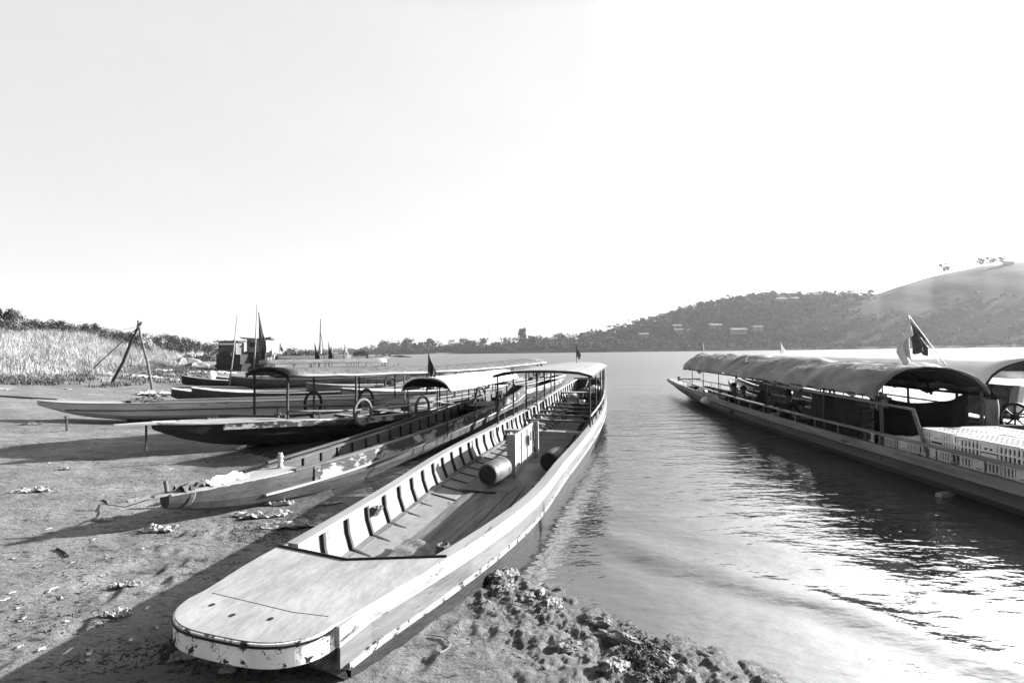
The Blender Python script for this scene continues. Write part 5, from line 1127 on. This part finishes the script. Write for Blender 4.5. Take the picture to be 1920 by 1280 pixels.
# plastic bag adrift beside the hull
p = at(1775, 930, 0); G = [[(p[0]-.14+.28*i/8, p[1]+.05*j/5+.01*math.sin(i), .012+.05*math.sin(j/5*3.14)*(.7+.3*math.sin(i*1.7))) for j in range(6)] for i in range(9)]
single('floating_bottle', MB().lathe([(-.15, 0), (-.15, .045), (-.05, .05), (.04, .045), (.09, .018), (.13, .016), (.13, 0)], (p[0], p[1], .02), (1, .25, 0), 14), M['scrap'], 'plastic bottle floating beside the right boat hull', 'bottle')

# ---- people seated in the covered boat
def person(label, loc, rz, joints, radii, hair=True, shirt='shirt', group=None, hold=None, scale=1.0):
    """one skinned body: joints {name: (x, y, z, r)}, bones list"""
    t = thing('person', label, 'person', loc, rz, group); me = bpy.data.meshes.new('body'); names = list(joints); idx = {n_: i for i, n_ in enumerate(names)}
    me.from_pydata([joints[n_][:3] for n_ in names], [(idx[a], idx[b]) for a, b in radii], []); o = bpy.data.objects.new('body', me); COL.objects.link(o)
    sk = o.modifiers.new('skin', 'SKIN'); sk.use_smooth_shade = True
    for i, n_ in enumerate(names):
        r = joints[n_][3]; r = r if isinstance(r, tuple) else (r, r); me.skin_vertices[0].data[i].radius = r; me.skin_vertices[0].data[i].use_root = (n_ == 'pelvis')
    ss = o.modifiers.new('sub', 'SUBSURF'); ss.levels = ss.render_levels = 1
    bpy.context.view_layer.update(); me2 = bpy.data.meshes.new_from_object(o.evaluated_get(bpy.context.evaluated_depsgraph_get())); bpy.data.objects.remove(o)
    me2.materials.clear(); me2.materials.append(M['skin']); me2.materials.append(M[shirt]); me2.materials.append(M['dcloth'])
    nb = np.array([j[:3] for j in joints.values()]); kind = [2 if n_.startswith(('knee', 'hip', 'pelvis', 'ankle')) else 1 if n_.startswith(('waist', 'chest', 'sh', 'elbow')) else 0 for n_ in names]
    for p_ in me2.polygons: p_.material_index = kind[int(np.argmin(((nb-np.array(p_.center))**2).sum(1)))]
    b = bpy.data.objects.new('body', me2); COL.objects.link(b); b.parent = t
    hd = np.array(joints['head'][:3]); 
    G = []
    for i in range(8):
        ph = -.25+i/7*(math.pi/2+.25); G.append([(hd[0]+.098*math.cos(t_)*math.cos(ph), hd[1]-.018+.112*math.sin(t_)*math.cos(ph)-(.0 if math.sin(t_) > 0 else .008), hd[2]+.025+.115*math.sin(ph)+(.04 if math.sin(t_) > .4 and ph < .3 else 0)) for t_ in np.linspace(0, 2*math.pi, 17)])
    obj('hair', MB().grid(G), M['hair'], t, smooth=True, local=True)
    return t
def seated(lean=.1, side=0, arms='read', tall=1.0):
    """sitting cross-legged, facing +y; head at about .82 m"""
    J = {'pelvis': (0, 0, .12, (.15, .12)), 'waist': (0, .02+lean*.2, .28, (.13, .10)), 'chest': (0, .03+lean*.6, .46, (.155, .11)), 'neck': (0, .04+lean, .60, .055), 'jaw': (0, .075+lean*1.25, .665, (.062, .068)), 'head': (0, .07+lean*1.25, .755, (.078, .092)), 'crown': (0, .06+lean*1.2, .825, .055), 'nose': (0, .172+lean*1.25, .715, .016)}
    Bn = [('pelvis', 'waist'), ('waist', 'chest'), ('chest', 'neck'), ('neck', 'jaw'), ('jaw', 'head'), ('head', 'crown'), ('head', 'nose')]
    for s, n_ in ((-1, 'L'), (1, 'R')):
        J['ear'+n_] = (s*.088, .05+lean*1.25, .73, .016); Bn.append(('head', 'ear'+n_))
        J['hip'+n_] = (s*.14, .06, .11, .10); J['knee'+n_] = (s*.36, .34, .13, .072); J['ankle'+n_] = (-s*.04, .42+.05*s, .06, .042); J['foot'+n_] = (-s*.16, .44+.05*s, .05, .035)
        Bn += [('pelvis', 'hip'+n_), ('hip'+n_, 'knee'+n_), ('knee'+n_, 'ankle'+n_), ('ankle'+n_, 'foot'+n_)]
        J['sh'+n_] = (s*.19, .02+lean*.7, .53, .06); Bn.append(('chest', 'sh'+n_))
        if arms == 'read': el, wr = (s*.25, .14+lean, .34), (s*.12, .36+lean, .44)
        elif arms == 'chin': el, wr = ((s*.22, .30, .27), (s*.06, .24+lean, .58)) if s > 0 else ((s*.25, .2, .3), (s*.2, .38, .2))
        else: el, wr = (s*.26, .10, .32), (s*.28, .34, .20)
        J['elbow'+n_] = el+(.042,); J['wrist'+n_] = wr+(.028,); J['palm'+n_] = (wr[0]-s*.02, wr[1]+.06, wr[2]+.02, (.034, .018)); Bn += [('sh'+n_, 'elbow'+n_), ('elbow'+n_, 'wrist'+n_), ('wrist'+n_, 'palm'+n_)]
        for k in range(4):
            q1 = (wr[0]-s*.02+(k-1.5)*.019, wr[1]+.115-.004*abs(k-1.4), wr[2]+.02); q2 = (q1[0]-s*.004, q1[1]+.030+(.004 if k in (1, 2) else 0), wr[2]+.0); J['f%d'%k+n_] = q1+(.0085,); J['g%d'%k+n_] = q2+(.007,); Bn += [('palm'+n_, 'f%d'%k+n_), ('f%d'%k+n_, 'g%d'%k+n_)]
        J['th'+n_] = (wr[0]-s*.055, wr[1]+.075, wr[2]+.035, .009); Bn.append(('palm'+n_, 'th'+n_))
    return J, Bn
J, Bn = seated(.08); p = at(1472, 760, Y=12.3)
person('person in dark shirt sitting under the roof and holding an open dark folder', (p[0], 12.3, .14), R(-62), J, Bn, group='people sitting in the covered boat')
# the folder they hold
hx = lambda x, y, z: (p[0]+x*math.cos(R(-62))-y*math.sin(R(-62)), 12.3+x*math.sin(R(-62))+y*math.cos(R(-62)), .14+z)
G = [[hx(-.17+.34*i/6, .50+.08*abs(i/6-.5)+.03*j/3, .42+.18*j/3) for i in range(7)] for j in range(4)]; single('folder', MB().grid(G, .01), M['dcloth'], 'open dark folder held by the seated reader', 'folder')
J, Bn = seated(.14, arms='chin'); p2 = at(1396, 765, Y=14.4)
person('person with dark hair resting chin on hand behind the rail, left of the black tarpaulin', (p2[0], 14.4, .12), R(150), J, Bn, shirt='shirt2', group='people sitting in the covered boat')
J, Bn = seated(.10, arms='rest'); p3 = at(1368, 760, Y=15.6)
person('dim seated person furthest toward the bow, in the shade', (p3[0], 15.6, .12), R(-150), J, Bn, shirt='shirt', group='people sitting in the covered boat')
# frames, rails and gear on the open boats behind the mat-roofed one
for bt, z1, m_ in ((F6, 1.35, 'dpole'), (F7, 1.25, 'dpole')):
    ln_ = bt.u1-bt.u0
    for f_ in (.25, .38, .5, .62, .74, .86):
        for sd in (-1, 1): bt.post(bt.u0+ln_*f_, sd, z1, M[m_ if f_ != .5 else 'pole'], .02)
    for sd in (-1, 1):
        bt.rail(bt.u0+ln_*.25, bt.u0+ln_*.9, .28, M['pole'], sd, .014, every=.7, m2=M['dpole'])
        obj('top_rail', MB().tube([bt.P(bt.u0+ln_*f_, bt.at(bt.u0+ln_*f_)[0]+sd*(bt.at(bt.u0+ln_*f_)[1]-.04), z1) for f_ in (.25, .4, .6, .86)], .018, 6), M['dpole'], bt.t)
for bt, f_, r_, m_, lb in ((F6, .34, (.35, .3, .28), 'darkgrey', 'dark bundle of gear in the open pale boat, nearest its bow'), (F6, .56, (.3, .4, .3), 'dcloth', 'dark heap amidships in the open pale boat behind the mat roof'), (F6, .70, (.22, .2, .25), 'wcloth', 'pale sack toward the stern of the open pale boat behind the mat roof'),
        (F7, .32, (.3, .3, .25), 'dcloth', 'dark bundle near the bow of the open boat with white gunwales'), (F7, .66, (.4, .3, .3), 'darkgrey', 'dark gear heap near the stern of the open boat with white gunwales'), (C_, .42, (.25, .25, .2), 'dcloth', 'dark bundle on the floor under the mat roof'), (C_, .66, (.3, .22, .2), 'gcloth', 'grey bundle on the floor under the mat roof, further aft')):
    u_ = bt.u0+(bt.u1-bt.u0)*f_; c_ = bt.P(u_, bt.at(u_)[0], .13+r_[2]); blob('gear_bundle', c_, r_, m_, lb, 'bundle', seed=int(f_*10))
for u_, v_, z_, r_, m_, lb in ((17.0, -2.55, .62, (.2, .28, .16), 'dcloth', 'dark bundle in the stern of the near boat'), (16.3, -2.85, .55, (.16, .2, .13), 'wcloth', 'small pale bundle at the left wall near the stern of the near boat'), (13.9, -2.0, .24, (.22, .2, .12), 'darkgrey', 'dark lump between the benches of the near boat')):
    blob('gear_bundle', A.P(u_, v_, z_), r_, m_, lb, 'bundle', seed=int(u_))
# ------------------------------------------------------------ litter, clods and drift on the mud
def gz(x, y): return float(ground_z(np.array([float(x)]), np.array([float(y)]))[0])
def onmud(px, py):
    """where the line of sight first meets the mud"""
    d = fw+(px-960)/900*rt+(640-py)/900*up; t = np.concatenate([np.linspace(1.5, 15, 500), np.linspace(15.1, 80, 700)]); P = np.array([0, 0, H])+d[None, :]*t[:, None]
    g_ = ground_z(P[:, 0], P[:, 1]); k = int(np.argmax(P[:, 2] < g_)); return float(P[k, 0]), float(P[k, 1]), float(g_[k])
def scrap(px, py, w_, d_, label, seed, m='scrap', h=.035, rz=None, name='plastic_scrap', cat='litter', group='scraps of litter on the mud', n=12):
    """crumpled piece of plastic sheeting lying on the mud"""
    x0, y0, z0 = onmud(px, py); r = np.random.default_rng(seed); a = r.random()*3 if rz is None else rz
    U, V = np.meshgrid(np.linspace(-.5, .5, n), np.linspace(-.5, .5, n), indexing='ij'); e = 1+.45*fbm(np.arctan2(V, U)*1.5, V*0+seed*3.1, 3, seed); X1, Y1 = U*w_*e, V*d_*e
    X2, Y2 = x0+X1*math.cos(a)-Y1*math.sin(a), y0+X1*math.sin(a)+Y1*math.cos(a); Z2 = ground_z(X2, Y2)+.006+h*np.abs(fbm(U*5+seed, V*5, 4, seed))*2; G = np.stack([X2, Y2, Z2], -1).tolist()
    ob = single(name, MB().grid(G), M[m], label, cat, group, loc=(x0, y0, z0)); md = ob.modifiers.new('s', 'SOLIDIFY'); md.thickness = .002
    return ob
for i, (px, py, w_, d_, lb) in enumerate(((300, 997, .34, .16, 'crumpled white plastic bag on the mud below the worn boat shadow'), (65, 922, .40, .16, 'flattened netted scrap on the mud at the left edge'), (238, 1098, .20, .07, 'torn white scrap with a dark corner in mid mud'),
    (222, 1156, .20, .06, 'long narrow scrap where the near boat shadow begins'), (348, 1236, .17, .10, 'crumpled plastic lying in the shadow left of the near bow'), (428, 1264, .09, .06, 'small crumpled scrap right under the near bow'), (568, 987, .85, .20, 'long white plastic sheet between the two near boats'),
    (640, 976, .5, .20, 'white plastic bunched against the near boat'), (500, 968, .6, .2, 'pale trampled plastic strips left of the long white sheet'), (525, 948, .35, .08, 'thin pale plastic strips under the worn boat'), (620, 945, .3, .1, 'pale scrap at the water between the near boats'),
    (193, 976, .24, .06, 'low white scrap in the shadow of the worn boat'), (125, 881, .22, .06, 'small white scrap right of centre in the far mud'), (187, 860, .2, .05, 'thin white scrap near the middle boat shadow'), (478, 836, .35, .08, 'bright white scrap at the water beside the mat-roofed boat'),
    (60, 796, .5, .1, 'pale strip of plastic under the pale boat'), (10, 731, .55, .3, 'white bundle by the weeds at the left edge'), (70, 718, .6, .2, 'pale scrap at the edge of the weeds'), (127, 730, .35, .2, 'upright white scrap beyond the pale boat'))):
    scrap(px, py, w_, d_, lb, 11+i, 'scrap', h=.06 if w_ > .3 else .035, rz=.2, n=20)
rr_ = np.random.default_rng(91)
for i in range(46):      # tiny bits that nothing tells apart
    px, py = rr_.uniform(0, 560), 820+430*rr_.random()**1.2
    if px > 560-(py-820)*1.1 and py > 940: px = rr_.uniform(0, 300)
    scrap(px, py, rr_.uniform(.02, .07), rr_.uniform(.015, .03), 'tiny pale fleck of litter on the open mud', 200+i, h=.01, name='litter_fleck', group='tiny litter flecks on the mud', n=4)
def stick(px0, py0, px1, py1, r, label, m='brown', bend=.01):
    a, b = onmud(px0, py0), onmud(px1, py1); mid = [(a[i]+b[i])/2 for i in range(3)]
    single('stick', MB().tube([(a[0], a[1], a[2]+r*.7), (mid[0]+bend, mid[1]+bend, gz(mid[0], mid[1])+r), (b[0], b[1], b[2]+r*.7)], [r, r*.9, r*.6], 7), M[m], label, 'stick', 'sticks on the mud')
stick(107, 1029, 129, 1046, .010, 'short dark stick on the mud left of the white bag'); stick(205, 1258, 243, 1250, .006, 'thin pale stick in the shadow left of the near bow', 'bamboo')
stick(193, 937, 203, 946, .010, 'small broken stick below the worn boat tip', 'bamboo'); stick(-20, 743, 108, 750, .04, 'long pole lying on the mud at the left edge', 'pole'); stick(118, 862, 150, 858, .008, 'thin twig on the far mud', 'brown')
p0, p1 = onmud(190, 945), at(285, 934, .42); single('line', MB().tube([p0[:2]+(p0[2]+.01,), ((p0[0]+p1[0])/2, (p0[1]+p1[1])/2, .2), tuple(p1)], .006, 5), M['rope'], 'mooring line running from the worn boat tip down to the mud', 'rope')
a, b = onmud(125, 808), onmud(125, 788); single('peg', MB().tube([(a[0], a[1], a[2]-.05), (a[0], a[1], a[2]+.32), (a[0]-.05, a[1], a[2]+.38)], .025, 7), M['dpole'], 'short mooring peg in the mud left of the mat-roofed boat', 'peg')
pts = [onmud(*q) for q in ((810, 1197), (832, 1198), (845, 1208), (842, 1222), (826, 1228), (816, 1224))]; single('cord', MB().tube([(q[0], q[1], q[2]+.012) for q in pts], .005, 5), M['bamboo'], 'curl of pale cord on the mud by the near hull', 'cord')
pts = [onmud(*q) for q in ((938, 1134), (965, 1140), (1000, 1152))]; single('cord', MB().tube([(q[0], q[1], q[2]+.03) for q in pts], .004, 5), M['bamboo'], 'thin straight cord across the mud clods', 'cord')

def clod(px, py, l_, w_, h_, rz, label, seed, m='clod', layered=0, group='clods of mud along the near shore'):
    x0, y0, z0 = onmud(px, py); nu, nv = 30, 40
    PH, T = np.meshgrid(-.35+np.linspace(0, 1, nu+1)*(math.pi/2+.35), 2*math.pi*(np.arange(nv) % (nv-1))/(nv-1), indexing='ij'); cx, cy = np.cos(T), np.sin(T)
    c = np.where(PH > 0, np.sqrt(np.maximum(np.cos(PH), 0)), 1); x = np.sign(cx)*np.abs(cx)**.65*l_/2*c; y = np.sign(cy)*np.abs(cy)**.65*w_/2*c; z = h_*np.sin(np.maximum(PH, -.3))
    k = 1+.40*fbm(cx*2.2+seed, cy*2.2+PH*2, 4, seed)+.16*fbm(cx*9, cy*9+PH*6, 3, seed+3); z = z*(1+.5*fbm(x*14+seed, y*22, 4, seed+5))+(layered*.012*np.sin(z*160+x*8) if layered else 0)
    x = x*k; y = y*k; G = np.stack([x0+x*math.cos(rz)-y*math.sin(rz), y0+x*math.sin(rz)+y*math.cos(rz), z0-.01+z*.75], -1).tolist()
    single('mud_clod', MB().grid(G), M[m], label, 'clod', group, loc=(x0, y0, z0))
for i, a in enumerate(((893, 1069, .34, .10, .075, .55, 'long pale clod against the near hull at the waterline'), (942, 1082, .30, .12, .085, .6, 'layered slab of mud second from the hull'), (950, 1102, .26, .08, .07, .7, 'narrow layered slab below the second one'),
    (1032, 1140, .27, .11, .085, .5, 'big pale angular clod at the water, right of the slabs'), (1015, 1112, .14, .07, .06, .9, 'small wet clod standing in the shallows'), (985, 1125, .16, .10, .05, .2, 'dark clod left of the big pale one'),
    (1048, 1106, .05, .04, .03, 0, 'pebble-sized lump in the shallows'), (985, 1092, .06, .05, .03, 0, 'small lump in the shallows near the hull'), (1155, 1196, .30, .11, .055, -.5, 'flat pale clod jutting into the water'), (1240, 1240, .16, .12, .07, -.8, 'craggy clod by the wet film'),
    (1320, 1228, .24, .05, .03, -.7, 'long low clod out in the water'), (1280, 1262, .10, .08, .05, -1, 'craggy lump at the bottom edge'), (1120, 1172, .2, .1, .05, -.2, 'crumbled clod in the middle of the shore'), (1060, 1215, .22, .13, .06, .2, 'broad clod with a dark hollow beside it'), (1150, 1250, .22, .14, .07, .6, 'thick clod near the bottom of the shore'))):
    clod(*a, seed=i+3, layered=1 if i in (1, 2, 3) else 0)

# sodden bits along the old water lines
def bits():
    r = np.random.default_rng(17); b = MB(); n = 0
    while n < 9000:
        k = r.random()
        if k < .35: px = r.uniform(820, 1260); py = 1085+(px-900)*.42+r.normal()*38
        elif k < .65: px = r.uniform(300, 900); py = 1290-(px-300)*.78+r.normal()*12-55
        elif k < .8: px = r.uniform(430, 720); py = 1010-(px-430)*.28+r.normal()*18
        else: px, py = r.uniform(0, 600), r.uniform(840, 1270)
        if py < 800 or py > 1330: continue
        x, y, _ = at(px, py, .1)
        if vnoise(np.array(x*2.2), np.array(y*2.2), 6) < .1: continue
        z = gz(x, y)
        if z < .005: continue
        s = .003+.009*r.random()**2; b.box((x, y, z+s*.25), (s*(1+5*r.random()**2), s, s*.6), r.random()*3, r.normal()*.4, r.normal()*.4, .6); n += 1
    o = obj('debris', b, M['brown']); tag(o, 'dark sodden twigs and crumbs strewn over the mud', 'debris', kind='stuff')
bits()
# pale rubble and drift heap below the reeds
for i, (px, py, w_, h_, lb) in enumerate(((330, 687, 1.6, .75, 'left mound of the pale rubble heap below the reeds'), (345, 684, 2.2, .95, 'tallest mound of the pale rubble heap'), (366, 688, 1.6, .6, 'right mound of the pale rubble heap'), (252, 704, 1.1, .45, 'small pale mound between the tripod legs'), (310, 703, 1.6, .5, 'grey mound right of the tripod'), (322, 712, .8, .3, 'round pale stone right of the tripod foot'), (195, 712, .8, .25, 'pale stone left of the tripod foot'))):
    x, y, z = onmud(px, py); rocks('rubble_mound', lb, 'rubble', px, px+.1, py, 1, w_*.5, z, 60+i, 'rock', 'pale rubble below the reeds', h_/w_*2.4)
for i, (px, py) in enumerate(((385, 690), (400, 693), (415, 688), (432, 692), (350, 697), (370, 699), (392, 700), (300, 696), (270, 698), (290, 741), (310, 743), (330, 741), (410, 697), (425, 700), (340, 703), (280, 708))):
    scrap(px, py, 1.6, .7, ('first', 'second', 'third', 'fourth', 'fifth', 'sixth', 'seventh', 'eighth', 'ninth', 'tenth', 'eleventh', 'twelfth', 'thirteenth', 'fourteenth', 'fifteenth', 'sixteenth')[i]+' pale heap of drift in the strip right of the tripod', 300+i, 'wcloth' if i % 2 else 'rock', .16, rz=.2, name='drift_heap', group='pale drift heaps near the dark canoes')
# ------------------------------------------------------------ haze: one even body of air
hb = obj('haze', MB().box((0, 640, 100), (3400, 2060, 206)), None if False else mat('air', .5)); tag(hb, kind='stuff', label='pale haze over the river')
hm2 = hb.data.materials[0]; n = hm2.node_tree.nodes; n.clear(); o_ = n.new('ShaderNodeOutputMaterial'); v_ = n.new('ShaderNodeVolumePrincipled')
v_.inputs['Color'].default_value = (.9, .9, .9, 1); v_.inputs['Density'].default_value = HAZE; v_.inputs['Anisotropy'].default_value = .2
hm2.node_tree.links.new(v_.outputs[0], o_.inputs['Volume'])
